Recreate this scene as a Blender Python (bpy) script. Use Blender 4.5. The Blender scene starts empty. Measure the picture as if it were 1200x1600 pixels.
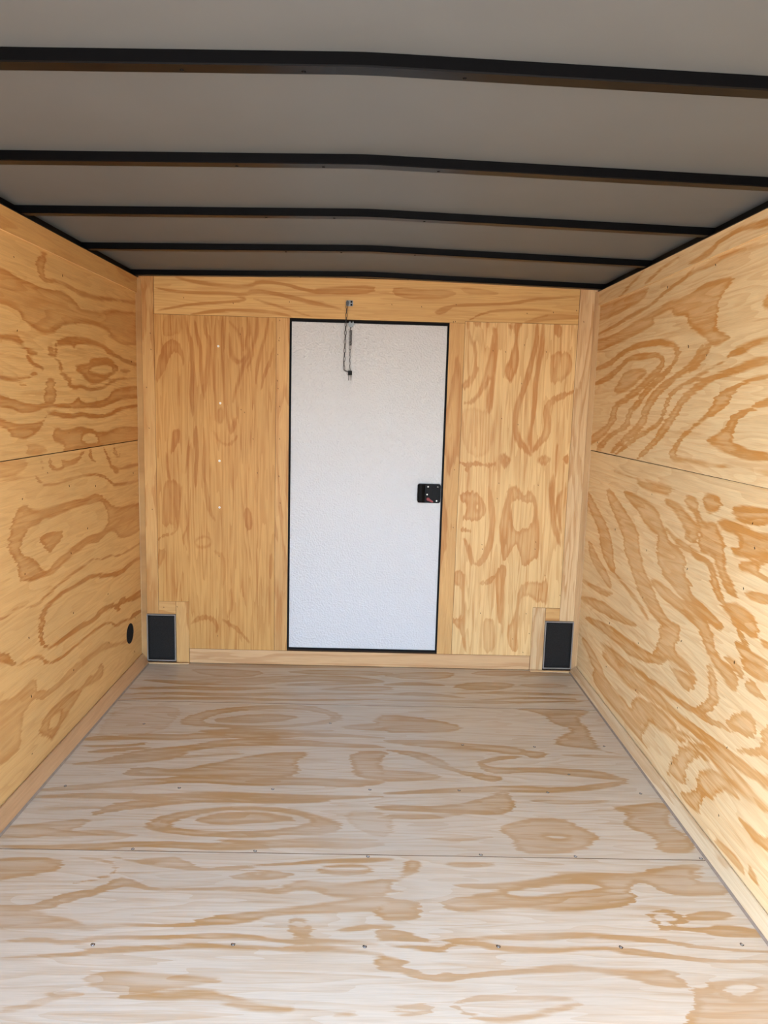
import bpy, bmesh, math, random
import numpy as np
from mathutils import Matrix, Vector

scene = bpy.context.scene
COL = scene.collection

# ------------------------------------------------------------------ camera
cam_data = bpy.data.cameras.new('camera')
cam_data.sensor_fit = 'VERTICAL'
cam_data.sensor_height = 36.0
cam_data.lens = 1155.86 / 1600 * 36.0
cam_data.clip_start = 0.02
cam = bpy.data.objects.new('camera', cam_data)
COL.objects.link(cam)
_yaw, _pitch, _roll = 0.0188, -0.1448, 0.0280
_f = Vector((math.sin(_yaw) * math.cos(_pitch), math.cos(_yaw) * math.cos(_pitch), math.sin(_pitch)))
_r0 = Vector((math.cos(_yaw), -math.sin(_yaw), 0))
_u0 = _r0.cross(_f)
_r = _r0 * math.cos(_roll) + _u0 * math.sin(_roll)
_u = _u0 * math.cos(_roll) - _r0 * math.sin(_roll)
M = Matrix((_r, _u, -_f)).transposed().to_4x4()
M.translation = Vector((1.254, -4.0178, 1.4729))
cam.matrix_world = M
scene.camera = cam

# ------------------------------------------------------------------ world, sun, exposure
world = bpy.data.worlds.new('world')
scene.world = world
world.use_nodes = True
wn = world.node_tree.nodes
wl = world.node_tree.links
wn.clear()
sky = wn.new('ShaderNodeTexSky')
sky.sky_type = 'NISHITA'
sky.sun_disc = False
sky.sun_elevation = math.radians(58)
sky.sun_rotation = math.radians(-80)
sky.air_density = 1.0
sky.dust_density = 3.0
bg = wn.new('ShaderNodeBackground')
bg.inputs['Strength'].default_value = 1.5
wo = wn.new('ShaderNodeOutputWorld')
wl.new(sky.outputs[0], bg.inputs[0])
wl.new(bg.outputs[0], wo.inputs[0])

sun_data = bpy.data.lights.new('sun', 'SUN')
sun_data.energy = 3.2
sun_data.angle = math.radians(0.6)
sun_data.color = (1.0, 0.95, 0.88)
sun = bpy.data.objects.new('sun', sun_data)
COL.objects.link(sun)
# the sun stands to the left and a little ahead: it lights the ground outside, never the inside
_az = math.radians(-80)
_el = math.radians(58)
_sd = Vector((math.sin(_az) * math.cos(_el), math.cos(_az) * math.cos(_el), math.sin(_el)))
sun.rotation_euler = (-_sd).to_track_quat('-Z', 'Y').to_euler()
sun.location = (-4, 1, 8)

vs = scene.view_settings
vs.view_transform = 'Standard'
vs.look = 'None'
vs.gamma = 1.0
vs.use_curve_mapping = False
vs.exposure = 1.17

# ------------------------------------------------------------------ traced growth-ring outlines of each sheet, in millimetres on the sheet
GRAIN = {
 'LU': '''
P8 1508,1884 1398,1887 1316,1875 1228,1876 1134,1868 1056,1872 984,1885 898,1878 808,1860 782,1837 668,1843 512,1853 393,1882 229,1893 -48,1920 -37,1746 241,1725 350,1740 470,1760 401,1772 485,1778 597,1787 760,1776 895,1759 972,1744 1023,1717 1105,1702 1181,1704 1232,1715 1281,1726 1318,1753 1364,1765 1417,1771 1520,1766
P8 1112,2001 1151,1980 1175,1953 1177,1930 1152,1907 1121,1893 1077,1893 1018,1907 933,1910 832,1893 750,1891 603,1898 509,1902 337,1928 188,1938 -50,1953 -51,1976 187,1951 336,1937 457,1929 571,1916 692,1913 790,1909 869,1918 957,1919 1029,1917 1098,1909 1113,1922 1105,1952 1086,1983 1079,2001
P10 1531,1651 1403,1660 1350,1652 1306,1635 1269,1629 1288,1605 1250,1585 1187,1571 1152,1569 1209,1559 1254,1545 1311,1531 1376,1525 1437,1529 1481,1533 1543,1527 1444,1517 1378,1514 1307,1522 1242,1535 1200,1552 1136,1566 1176,1580 1237,1592 1266,1609 1251,1633 1293,1644 1341,1659 1398,1668 1530,1655
P8 1289,1640 1229,1635 1188,1620 1232,1608 1292,1604 1261,1624
P8 1530,1659 1353,1679 1326,1664 1299,1644 1338,1641 1374,1656 1446,1654
P10 1359,1507 1291,1507 1322,1499
P10 1026,1677 988,1698 899,1711 792,1720 677,1722 571,1714 474,1704 390,1680 319,1673 167,1660 -41,1645 -40,1628 208,1639 338,1662 443,1671 524,1694 649,1696 752,1694 836,1682 851,1665 863,1677 941,1674 1003,1666
P10 1031,1677 1044,1631 1078,1623 1077,1621 1016,1629 1021,1677
P8 1109,1656 1051,1660 1048,1624 1089,1619
P10 1058,1619 995,1597 1011,1575 976,1548 916,1529 927,1510 852,1497 783,1509 714,1492 583,1498 479,1519 391,1540 269,1559 -36,1571 -37,1577 272,1569 409,1554 496,1529 591,1511 705,1507 778,1519 849,1512 905,1517 887,1535 950,1558 986,1579 973,1603 1051,1623
P11 844,1584 801,1602 701,1613 669,1637 544,1650 444,1650 358,1631 305,1609 343,1589 451,1561 553,1531 632,1523 707,1532 749,1556 804,1575
H10 703,1582 626,1603 530,1616 429,1621 387,1602 432,1582 533,1572 628,1577
P10 305,1603 190,1611 111,1605 211,1591
P8 1125,1530 1085,1539 1039,1528 1053,1505 1043,1476 1046,1446 1094,1428 1150,1436 1159,1464 1134,1499
P9 1548,1473 1437,1466 1384,1449 1307,1443 1226,1436 1150,1443 1046,1438 896,1441 840,1462 805,1468 793,1443 607,1447 458,1465 403,1508 255,1520 -57,1537 -52,1469 220,1464 372,1441 545,1423 671,1418 844,1417 975,1420 1106,1428 1174,1416 1270,1403 1359,1407 1414,1418 1552,1432
P10 1131,1401 1066,1392 982,1380 872,1376 791,1384 676,1372 458,1376 308,1400 178,1414 -53,1426 -47,1436 189,1430 330,1419 469,1392 672,1391 789,1405 875,1394 972,1399 1057,1409 1130,1406
P8 1555,1397 1445,1379 1382,1369 1314,1365 1232,1370 1166,1378 1131,1397 1156,1373 1202,1345 1257,1324 1319,1312 1396,1318 1432,1331 1465,1358 1557,1382
P5 1331,1290 1239,1294 1164,1276 1144,1255 1242,1252 1344,1256 1312,1275
P10 1094,1292 1091,1327 1054,1345 994,1333 904,1335 822,1343 723,1332 602,1308 469,1309 362,1323 249,1326 -54,1314 -49,1234 294,1239 715,1242 912,1243 1002,1248 987,1271 1035,1284
H10 797,1304 710,1312 619,1291 605,1267 714,1261 799,1282''',
 'LL': '''
P10 1118,1231 1127,1202 1076,1171 992,1173 974,1192 1002,1216 1012,1214 994,1193 1004,1183 1066,1183 1105,1204 1109,1230
P8 1007,1215 932,1201 851,1209 793,1229 764,1230 809,1206 853,1184 933,1183 997,1183
P8 700,1236 731,1202 638,1173 627,1177 684,1206 680,1233
P10 537,1233 482,1174 451,1130 309,1109 163,1107 -70,1114 -61,1121 181,1126 309,1121 420,1140 453,1176 526,1234
P10 418,1131 309,1118 348,1096 394,1100
P8 402,1234 397,1198 321,1165 294,1200 312,1202 328,1176 357,1201 384,1235
P6 1196,1231 1182,1194 1176,1194 1189,1231
P5 1561,1248 1413,1241 1287,1236 1320,1206 1419,1183 1567,1193
P8 1509,1178 1400,1175 1251,1173 1251,1174 1401,1178 1567,1185
P10 1248,1172 1195,1127 1086,1117 974,1121 828,1124 683,1121 579,1106 481,1075 411,1040 274,1031 133,1025 -64,1027 -57,1032 140,1033 278,1043 402,1050 469,1079 568,1116 684,1128 831,1131 980,1131 1090,1127 1186,1134 1244,1173
P8 1477,948 1465,977 1448,1011 1432,1040 1401,1067 1331,1081 1293,1049 1198,1038 1059,1036 919,1036 751,1026 628,1034 516,990 432,944 284,921 -53,906 -45,782 25,751 257,754 371,778 387,807 476,829 562,819 646,798 737,822 827,810 965,799 1056,781 1142,764 1210,778 1286,779 1357,794 1404,821 1419,876 1461,922
H10 1378,900 1384,935 1352,961 1309,987 1236,985 1201,1004 1099,993 962,999 868,1002 693,995 582,992 519,941 489,893 526,856 610,846 735,856 852,849 962,832 1102,818 1163,790 1219,803 1249,839 1309,872
P11 1241,922 1195,943 1092,935 1007,918 1047,886 1110,866 1146,855 1179,875 1199,899
P11 1552,701 1497,704 1441,714 1365,699 1271,678 1189,694 1083,708 940,720 800,730 679,736 602,712 465,703 355,676 212,674 -67,683 -57,688 231,686 362,687 468,711 605,722 685,743 808,737 949,727 1091,715 1199,701 1276,684 1366,705 1445,719 1503,710 1612,721
P10 -45,605 203,618 362,603 493,625 722,676 850,677 957,674 1074,676 1161,665 1228,657 1253,621 1268,574 1269,541 1218,488 1137,470 1034,466 922,460 826,459 693,447 602,460 461,447 386,420 306,436 207,400 1,379 -84,405 -54,419 137,429 231,431 328,456 405,441 473,473 641,490 715,465 853,487 954,489 1054,485 1150,486 1207,495 1238,536 1234,562 1218,608 1192,639 1142,650 1058,661 942,659 827,656 715,659 490,603 330,576 168,597 -68,592
P10 467,457 358,427 359,400 442,424
P10 384,460 316,461 219,423 280,412 366,439
P10 -45,305 154,332 232,318 352,346 414,338 467,371 546,401 650,407 808,414 923,410 1031,408 1129,412 1196,426 1221,443 1245,467 1302,493 1357,502 1409,506 1443,506 1477,529 1481,527 1444,500 1400,495 1350,492 1301,484 1252,463 1235,441 1195,419 1121,403 1018,396 910,399 793,401 637,395 539,389 480,365 409,327 337,331 220,309 40,291 -55,299
P9 1622,615 1512,577 1479,532 1443,503 1516,536 1625,585
P6 1639,442 1500,403 1413,406 1329,418 1300,382 1303,352 1205,318 1083,313 964,330 807,315 683,308 583,312 481,266 333,230 253,218 254,197 482,246 620,280 779,287 926,287 1034,289 1183,293 1263,300 1337,333 1359,324 1422,306 1435,268 1449,225 1462,192 1510,196 1557,195 1660,225
P8 876,198 784,222 724,196 658,218 641,225 609,194 629,151 727,163 788,172 862,192 907,169 992,152 1086,131 1151,110 1200,96 1215,124 1307,178 1295,198 1259,219 1200,231 1091,228 986,224
H10 1229,174 1180,195 1094,185 1110,153 1161,132''',
 'RT': '''
P9 1753,2053 1601,2070 1497,2074 1386,2062 1315,2050 1214,2036 1118,2028 1191,2015 1333,2025 1355,2037 1456,2058 1564,2054 1758,2029
P10 1031,2073 900,2068 763,2046 677,2025 691,2018 784,2035 917,2057 1038,2068
P9 666,2087 544,2067 398,2032 339,2017 352,2011 425,2021 567,2057 675,2083''',
 'RU': '''
P8 -63,2020 284,2007 634,2009 732,2001 664,1963 503,1949 252,1934 -73,1937
P10 1175,2011 1090,1987 971,1976 858,1954 721,1926 518,1919 274,1891 -65,1872 -49,1864 301,1877 548,1900 740,1915 881,1942 991,1964 1112,1975 1187,2006
P6 1759,1978 1600,2006 1438,2011 1280,2004 1172,2005 1124,1985 1136,1979 1195,1988 1300,1986 1452,1996 1612,1988 1760,1972
P9 -51,1842 296,1844 541,1873 792,1893 927,1915 1116,1908 1276,1936 1365,1933 1517,1919 1467,1896 1415,1867 1401,1815 1400,1761 1534,1727 1448,1703 1387,1702 1315,1747 1259,1763 1167,1801 1145,1839 1038,1845 983,1882 902,1873 779,1868 839,1841 694,1822 447,1801 -35,1773
P10 1787,1834 1716,1825 1693,1800 1797,1782
P10 1502,1662 1542,1685 1664,1701 1810,1712 1813,1698 1677,1685 1631,1664 1526,1655
P10 -63,1677 258,1688 431,1735 641,1752 862,1747 1003,1734 1075,1710 1057,1674 965,1638 869,1603 743,1565 672,1516 564,1468 538,1413 411,1377 252,1340 98,1266 234,1271 321,1326 443,1363 619,1398 611,1461 734,1500 799,1548 914,1585 1009,1622 1093,1665 1120,1712 1021,1757 851,1775 613,1779 397,1752 198,1714 -83,1687
P10 -42,1598 251,1616 366,1646 496,1686 547,1703 727,1698 898,1699 940,1678 851,1645 717,1596 525,1542 343,1500 310,1435 263,1396 18,1339 -26,1286 6,1282 225,1328 335,1383 419,1426 407,1486 578,1519 774,1573 915,1623 982,1673 908,1718 709,1729 518,1726 444,1705 311,1666 187,1643 -68,1609
P9 441,1622 458,1651 566,1662 749,1660 773,1639 700,1614 585,1574 411,1547 333,1571
P10 1299,1716 1243,1677 1179,1649 1100,1627 968,1597 830,1545 749,1479 741,1432 612,1383 485,1327 359,1270 396,1262 532,1314 689,1360 819,1418 829,1469 907,1524 1025,1573 1133,1610 1222,1629 1285,1664 1319,1711
P10 1322,1712 1398,1712 1331,1667 1285,1635 1191,1616 1224,1661
P10 1564,1670 1429,1644 1256,1602 1119,1574 1021,1538 985,1478 947,1428 813,1392 678,1359 539,1306 446,1265 456,1261 577,1294 715,1344 841,1378 980,1419 1021,1474 1059,1529 1135,1565 1275,1589 1444,1634 1570,1666
P10 1762,1646 1647,1641 1514,1618 1369,1604 1252,1571 1140,1528 1087,1477 993,1421 918,1356 802,1302 747,1265 767,1260 852,1289 970,1344 1073,1404 1146,1464 1193,1512 1294,1550 1400,1579 1534,1598 1670,1614 1825,1633
P10 1832,1598 1647,1583 1545,1560 1456,1540 1407,1480 1312,1438 1168,1373 1103,1314 1125,1283 1301,1291 1483,1289 1629,1301 1742,1301 1890,1295 1888,1309 1691,1306 1528,1301 1379,1306 1198,1301 1164,1318 1201,1357 1277,1408 1376,1446 1459,1469 1545,1502 1571,1539 1649,1573 1834,1586
P10 1845,1530 1711,1512 1733,1498 1584,1476 1548,1433 1496,1405 1402,1381 1505,1356 1589,1340 1717,1329 1882,1341 1878,1360 1690,1367 1601,1388 1594,1424 1640,1462 1716,1488 1850,1503''',
 'RL': '''
P9 432,1178 702,1173 879,1177 1070,1181 1168,1173 1170,1176 1073,1185 880,1181 705,1178 435,1182
P8 726,1167 880,1176 1071,1183 1153,1176 1097,1140 1013,1143 907,1137 791,1145
P9 -56,1029 76,934 250,859 303,779 398,715 519,689 565,707 521,755 481,825 396,901 206,972 2,1043
P10 534,694 716,658 865,631 997,600 1010,607 897,649 746,675 550,702
P8 74,765 167,671 324,637 488,600 538,622 425,680 292,717 118,778
P9 312,1068 471,970 616,902 662,825 782,751 862,686 989,649 1115,623 1231,629 1266,660 1187,672 1093,704 1016,752 918,800 841,874 809,959 618,1020 400,1093
P10 1121,632 1302,680 1340,641 1290,594 1298,558 1385,563 1499,544 1408,522 1245,513 1218,490 1122,469 1067,478 1140,544
P9 571,1088 823,1025 910,981 1061,966 1103,985 1062,1043 948,1092 610,1112
P10 1001,1035 1109,1006 1166,965 1275,954 1326,916 1306,875 1396,847 1362,814 1485,805 1575,791 1660,772 1631,746 1533,755 1427,766 1250,786 1077,841 1029,905 1029,986
P9 989,768 1091,733 1229,724 1349,720 1451,710 1527,688 1581,669 1614,688 1584,721 1521,760 1402,769 1286,774 1164,787 1016,786
P9 1070,1116 1188,1090 1268,1045 1311,1023 1330,1023 1301,1021 1283,1005 1370,988 1428,1054 1351,1084 1239,1120 1097,1136
P10 1294,974 1387,949 1493,953 1523,916 1545,869 1646,829 1706,804 1762,762 1829,740 1840,747 1795,781 1731,818 1671,844 1592,890 1572,933 1514,967 1413,974 1304,982
P10 1274,1169 1372,1163 1395,1119 1440,1086 1524,1105 1564,1078 1604,1053 1621,969 1661,935 1711,905 1735,890 1671,884 1623,904 1566,951 1523,987 1450,978 1405,1004 1421,1054 1358,1102 1268,1131
P10 1419,1192 1541,1196 1558,1171 1529,1139 1458,1123 1413,1157
P11 1511,1108 1623,1126 1752,1111 1915,1130 1929,1057 1788,1031 1688,1016 1644,1023 1721,1064 1674,1087 1598,1084
P10 1627,1164 1727,1188 1902,1198 1909,1162 1787,1132 1676,1134
P10 1716,985 1797,983 1945,975 1942,993 1793,1002 1931,1048 1927,1070 1732,1009
P10 1751,910 1825,939 1950,948 1956,920 1822,903
P10 1606,831 1695,813 1767,796 1844,787 1880,811 1847,858 1749,874 1619,850
P10 1447,726 1529,665 1592,628 1672,606 1770,616 1784,629 1727,656 1640,662 1590,701 1473,741
P8 10,430 295,443 612,479 875,527 891,550 654,524 375,519 29,450
P8 121,341 427,371 659,379 875,386 1077,434 1215,481 1221,499 1100,481 941,459 738,445 492,430 147,367
P8 392,299 602,297 812,322 948,333 1105,357 1114,366 980,364 839,346 652,338 413,315
P9 418,254 639,236 906,272 1085,292 1263,305 1444,321 1570,333 1689,344 1800,355 1901,364 2051,424 2050,431 1928,406 1831,397 1725,389 1607,379 1475,357 1305,346 1150,354 964,330 728,311 458,283
P9 960,335 1164,361 1325,375 1464,394 1568,402 1709,440 1796,457 1801,464 1718,457 1586,429 1483,419 1343,396 1188,388 971,349
P8 352,170 513,170 666,148 797,170 888,148 929,239 1041,257 1193,293 1322,296 1385,286 1331,254 1245,208 1110,194 1083,147 1021,89 1136,73 821,65 405,61 315,86
P10 1216,497 1311,492 1422,521 1501,533 1483,490 1423,447 1316,468
P8 1422,246 1576,296 1673,304 1630,276 1555,268 1489,198 1473,139 1525,155 1452,102 1365,88 1308,64 1354,142
P8 1568,208 1645,266 1723,289 1789,296 1867,274 1818,257 1754,249 1699,179 1631,152 1605,89 1620,80 1519,52 1432,59 1558,129
P8 1468,267 1615,300 1722,290 1848,294 1961,303 2014,313 2065,351 1988,337 1889,342 1778,350 1650,348 1477,286
P10 1749,497 1804,538 1859,567 1911,548 1912,493 1827,473 1767,461 1721,468
P10 1559,605 1595,556 1590,514 1605,508 1538,448 1500,424 1497,410 1581,428 1679,519 1642,537 1645,578 1589,621
P10 1634,618 1720,639 1789,617 1763,585 1695,596
P10 1779,709 1822,672 1896,681 1909,693 1883,724 1800,726
P10 1858,670 1919,648 1940,637 1868,622 1816,633
H10 1759,551 1776,574 1796,580 1798,546 1786,525 1764,526
P8 1733,66 1821,81 1883,88 1936,75 1920,59 1837,53 1737,45
P8 1949,111 1998,102 2028,92 1976,71 1945,81
P9 1858,215 1935,229 2000,233 2081,269 2090,225 1980,194 1932,195
P8 13,532 189,532 410,544 542,589 540,599 436,583 226,561 41,552
P9 1830,739 1870,721 1989,747 1988,751 1897,750 1839,748
P7 75,212 216,185 323,131 501,145 532,165 439,195 299,228 128,240
P9 1874,793 1921,784 1977,812 1887,806
P8 1100,1008 1193,974 1296,960 1383,956 1392,962 1332,988 1224,996 1115,1016
P9 1736,738 1779,706 1856,682 1938,685 1995,718 1904,725 1835,752 1749,749
P9 1672,671 1742,661 1794,648 1810,659 1771,686 1686,686
P10 1932,538 2016,606 2040,481 1946,463 1901,451 1948,504
P9 1809,404 1900,436 2036,504 2035,511 1902,466 1809,417
P9 1857,388 1930,381 2000,381 2053,418 1952,407 1870,403
P7 1141,215 1269,246 1389,262 1473,277 1394,239 1276,216
P8 658,237 821,237 1003,269 1186,293 1198,306 1030,296 863,277 677,252
P7 155,195 286,167 376,134 398,145 354,202 184,211
P7 461,298 568,245 761,259 790,280 658,300 502,319
P7 1327,255 1433,280 1543,307 1550,317 1449,306 1332,265''',
 'BL': '''
P7 93,1545 101,1653 133,1747 167,1781 221,1776 247,1697 247,1630 227,1696 200,1719 173,1695 152,1634 124,1586
P7 246,1917 260,1814 276,1749 279,1644 275,1551 270,1482 287,1381 296,1382 295,1484 298,1550 303,1645 301,1753 278,1819 253,1919
P7 299,1883 308,1803 326,1731 323,1652 331,1551 350,1471 358,1472 351,1554 340,1653 345,1734 324,1807 307,1884
P6 351,1908 347,1830 373,1779 366,1688 346,1587 349,1499 359,1498 376,1585 386,1686 393,1782 366,1835 363,1908
P7 415,1917 401,1821 402,1735 394,1580 409,1446 404,1364 412,1364 421,1446 411,1581 417,1735 419,1821 420,1916
P8 447,1917 440,1788 444,1675 450,1555 456,1419 487,1290 493,1292 470,1421 464,1556 463,1677 455,1789 456,1917
P7 480,1823 479,1721 511,1661 565,1669 583,1710 575,1715 552,1689 525,1681 503,1727 489,1823
P5 482,1880 531,1821 555,1731 562,1733 546,1828 487,1885
P7 575,1914 583,1840 562,1772 582,1714 549,1663 530,1587 510,1525 501,1463 507,1461 525,1521 546,1582 568,1655 603,1712 583,1773 602,1839 583,1916
P6 628,1923 622,1829 599,1748 597,1696 569,1641 575,1637 615,1691 613,1746 644,1826 637,1923
P6 689,1919 674,1830 645,1744 623,1656 624,1560 630,1560 644,1653 662,1740 687,1827 697,1917
P6 714,1751 691,1673 664,1632 650,1528 659,1526 684,1626 711,1666 721,1750
P7 408,1419 456,1433 456,1352 421,1337
P7 518,1394 524,1333 497,1284 490,1325
P7 181,1303 222,1318 215,1242 187,1193 169,1172 173,1241
P8 299,1327 290,1264 300,1175 293,1072 296,1001 308,1002 312,1071 321,1176 318,1266 311,1327
P7 343,1321 344,1225 332,1107 347,1002 354,1003 356,1108 360,1225 349,1322
P5 391,1307 429,1235 494,1219 533,1284 529,1287 485,1239 440,1248 397,1311
P7 140,1185 142,1066 173,997 181,1000 159,1069 150,1186
P6 267,1278 255,1175 244,1070 250,1070 270,1174 274,1278
P4 156,1909 223,1911 242,1816 181,1801 141,1787 128,1852
P6 129,1025 185,1040 219,999 210,858 188,737 174,801 118,764 120,891
P9 90,697 126,724 176,728 207,765 216,893 228,999 223,1000 205,894 197,767 171,738 123,733 88,700
P8 256,789 231,740 224,701 247,644 252,647 234,703 242,736 260,788
P5 344,1037 344,965 365,858 401,811 409,816 389,867 371,970 358,1039
P6 295,688 316,713 361,722 386,698 366,677 315,668 294,691 291,688 311,655 372,663 395,700 364,732 311,724 290,691
P7 559,888 601,890 615,776 573,754
P5 700,628 721,643 722,512 701,483
P7 269,220 301,243 345,254 388,246 407,210 404,183 414,180 425,214 402,265 345,285 290,264 263,226
P6 442,253 482,220 524,192 591,122 599,130 537,207 493,236 447,261
P6 88,641 137,657 122,585 86,526
P4 480,433 484,325 469,274 478,270 506,323 496,435
P4 388,645 436,615 437,535 442,433 449,433 468,535 456,628 392,653''',
 'BR': '''
P9 1754,1880 1773,1834 1803,1781 1800,1694 1821,1675 1790,1606 1751,1565 1730,1571 1732,1598 1769,1626 1787,1674 1791,1728 1783,1774 1760,1820
P9 1879,1897 1907,1878 1911,1798 1909,1697 1900,1616 1899,1494 1888,1432 1874,1432 1864,1493 1869,1547 1885,1629 1860,1581 1828,1533 1789,1484 1733,1489 1788,1504 1833,1580 1849,1675 1866,1736 1882,1844
P10 1990,1926 2041,1928 2016,1881 2013,1814 2030,1748 2027,1680 2008,1646 1994,1595 1982,1618 1961,1625 1955,1678 1977,1726 1988,1780 2002,1834
P10 2105,1927 2103,1818 2088,1739 2066,1659 2050,1570 2022,1502 2012,1430 2014,1358 2034,1283 2085,1244 2119,1214 2126,1220 2100,1259 2063,1300 2041,1362 2042,1428 2053,1494 2072,1563 2101,1651 2111,1734 2128,1816 2121,1927
P10 2147,1928 2137,1806 2124,1706 2108,1617 2111,1535 2113,1446 2105,1364 2098,1293 2121,1230 2129,1232 2124,1294 2123,1362 2133,1444 2139,1534 2139,1614 2148,1702 2164,1803 2154,1928
P10 2205,1929 2247,1911 2250,1868 2231,1844 2208,1873
P6 2201,1773 2297,1775 2322,1696 2278,1627 2211,1598 2192,1685
P9 2334,1580 2276,1561 2199,1527 2172,1463 2183,1399 2178,1345 2149,1289 2123,1242 2134,1234 2172,1273 2220,1330 2222,1400 2212,1459 2219,1505 2291,1530 2341,1568
P10 1944,1205 1974,1234 2015,1200 2003,1165 1980,1130 1961,1164
P8 2158,1204 2185,1226 2231,1210 2226,1185 2195,1163 2160,1176
P10 2291,1208 2328,1237 2329,1167 2314,1180
P10 1731,1168 1776,1141 1825,1161 1857,1152 1896,1146 1931,1165 1927,1175 1893,1165 1861,1170 1823,1180 1776,1164 1735,1176
P10 1762,1145 1797,1153 1771,1110
P8 1897,1155 1902,1008 1908,1008 1906,1155
P6 2259,1298 2250,1215 2257,1102 2268,1102 2275,1213 2270,1297
P10 1735,1916 1752,1916 1748,1870
P10 1762,1920 1823,1921 1798,1891
P8 1840,1922 1861,1919 1853,1879
P8 1956,1922 1978,1903 1969,1879
P3 1727,1462 1831,1465 1916,1426 1910,1260 1844,1182 1743,1256
P9 2006,1025 2033,1061 2063,1026 2092,1013 1993,1010
P9 1895,1042 1903,935 1913,866 1911,789 1904,734 1884,651 1851,618 1841,619 1806,724 1777,759 1766,752 1784,715 1815,605 1862,593 1912,635 1940,726 1942,787 1947,867 1935,940 1904,1044
P8 1740,1004 1824,1020 1883,958 1893,901 1866,858 1817,849 1789,856 1761,855 1786,913 1777,955 1750,947
H10 1834,942 1852,943 1850,907 1836,914
P8 1762,819 1820,792 1785,781 1749,790
P9 2006,1025 2033,1054 2069,1033 2100,992 2119,1028 2155,1007 2170,944 2187,823 2200,665 2156,627 2108,590 2089,676 2061,734 2025,660 2006,616 1989,674 1969,796 1967,832 1989,954
H10 2024,962 2065,977 2095,956 2151,958 2156,872 2137,829 2102,814 2075,792 2046,812 2035,884
P9 2013,617 1958,579 1963,484 1974,396 1987,278 2010,263 2010,397 2011,514 2023,559
P7 2250,1123 2226,1053 2237,974 2247,873 2263,798 2309,716 2320,720 2299,809 2277,877 2261,975 2262,1051 2258,1122
P6 1907,298 1957,299 1975,233 1974,105 1917,96 1904,209
P8 1726,573 1787,560 1790,509 1793,428 1805,318 1803,206 1822,94 1807,101 1781,221 1728,272 1727,294 1777,295 1780,391 1770,479 1730,486
P7 2092,487 2155,518 2206,504 2254,535 2264,373 2226,402 2205,394 2159,437 2116,436 2099,355 2099,213 2113,101 2069,107 2033,234 2086,325
P8 2293,1034 2274,969 2289,860 2312,789 2322,791 2308,863 2296,968 2304,1031
P6 1878,487 1927,489 1966,536 1954,549 1910,521 1874,506''',
 'HD': '''
P9 203,2094 300,2070 417,2058 525,2053 605,2059 634,2077 739,2079 835,2057 935,2036 1034,2039 1034,2047 937,2053 840,2074 741,2094 631,2098 601,2077 525,2069 419,2076 303,2086 206,2103
P9 96,2040 193,2019 330,2014 466,2017 565,2011 614,2028 719,2025 836,1998 934,1977 1074,1960 1075,1966 939,1998 841,2019 722,2042 612,2052 564,2028 467,2035 330,2030 195,2035 98,2047
P9 515,2011 571,1995 563,1995 446,1984 290,1971 172,1946 104,1928 105,1922 174,1936 291,1957 447,1972 565,1983 577,2006 516,2015
P9 281,1908 379,1918 496,1935 642,1931 759,1922 818,1907 821,1914 762,1937 643,1951 496,1948 377,1938 280,1913
P7 916,2058 1033,2076 1248,2092 1250,2049 1083,2035 965,2041
P8 612,2000 690,1974 818,1941 937,1913 938,1915 821,1951 693,1986 614,2004
P7 1352,2086 1490,2076 1648,2076 1688,2058 1620,2032 1522,2025 1433,2022 1334,2048
P9 1574,1966 1643,1988 1750,1995 1888,2005 1988,2011 2085,2034 2184,2042 2360,2067 2360,2071 2182,2056 2083,2048 1985,2028 1887,2018 1749,2011 1640,2002 1572,1971
P8 1563,1969 1671,2000 1633,1961 1584,1945
P8 1755,1923 1832,1961 1949,1976 2087,1983 2186,1984 2186,1989 2087,1995 1947,1993 1828,1973 1751,1929
P7 2031,1920 2109,1951 2187,1972 2367,1968 2368,1949 2189,1939 2091,1919
P5 1686,2096 1825,2086 1924,2065 1836,2053 1727,2059''',
 'F1': '''
P10 259,94 467,82 737,115 597,219 384,184
P10 88,284 351,330 580,309 840,250 1179,226 1350,238 1352,207 1177,144 829,160 563,223 337,273 81,259
P10 36,476 253,455 544,469 861,433 1394,397 1395,379 857,400 537,432 243,419 32,463
P11 40,535 394,507 869,512 1347,473 1347,458 867,486 386,475 37,525
P8 984,355 1181,300 1397,288 1395,354 1100,361
P7 209,38 640,58 1354,19 1354,-13 632,4 201,5
P8 772,113 996,60 1403,76 1401,135 1002,139
P10 1690,272 1837,195 2078,205 1992,300 1819,322
P8 1303,131 1532,68 1766,54 1702,156 1525,189
P10 1348,409 1545,406 1756,428 1758,412 1549,354 1348,390
P10 1834,456 2086,417 2333,417 2337,403 2092,387 1836,441
P8 2039,230 2254,195 2383,234 2168,268
P8 1347,481 1668,488 1990,491 2394,434 2398,421 1997,455 1671,459 1347,467
P8 2095,118 2283,76 2407,80 2415,52 2296,21 2098,99
P10 44,403 298,383 531,404 785,352 783,336 520,347 288,341 37,383
P7 149,203 363,242 592,190 589,174 355,205 147,193
P8 330,244 595,210 841,260 616,327 413,311
P8 846,307 1080,294 1351,239 1351,224 1077,236 844,286
P7 349,27 811,-3 1318,-31 1318,-52 807,-38 345,10
P10 1350,278 1503,269 1673,268 1675,251 1506,213 1350,258
P7 1463,2 1788,21 2083,-7 2380,-22 2385,-44 2094,-67 1794,-37 1464,-19
P7 1820,51 2081,5 2295,23 2118,93 1884,107
P8 1679,382 1898,361 2146,367 2382,362 2387,344 2155,329 1903,328 1680,364''',
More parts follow.
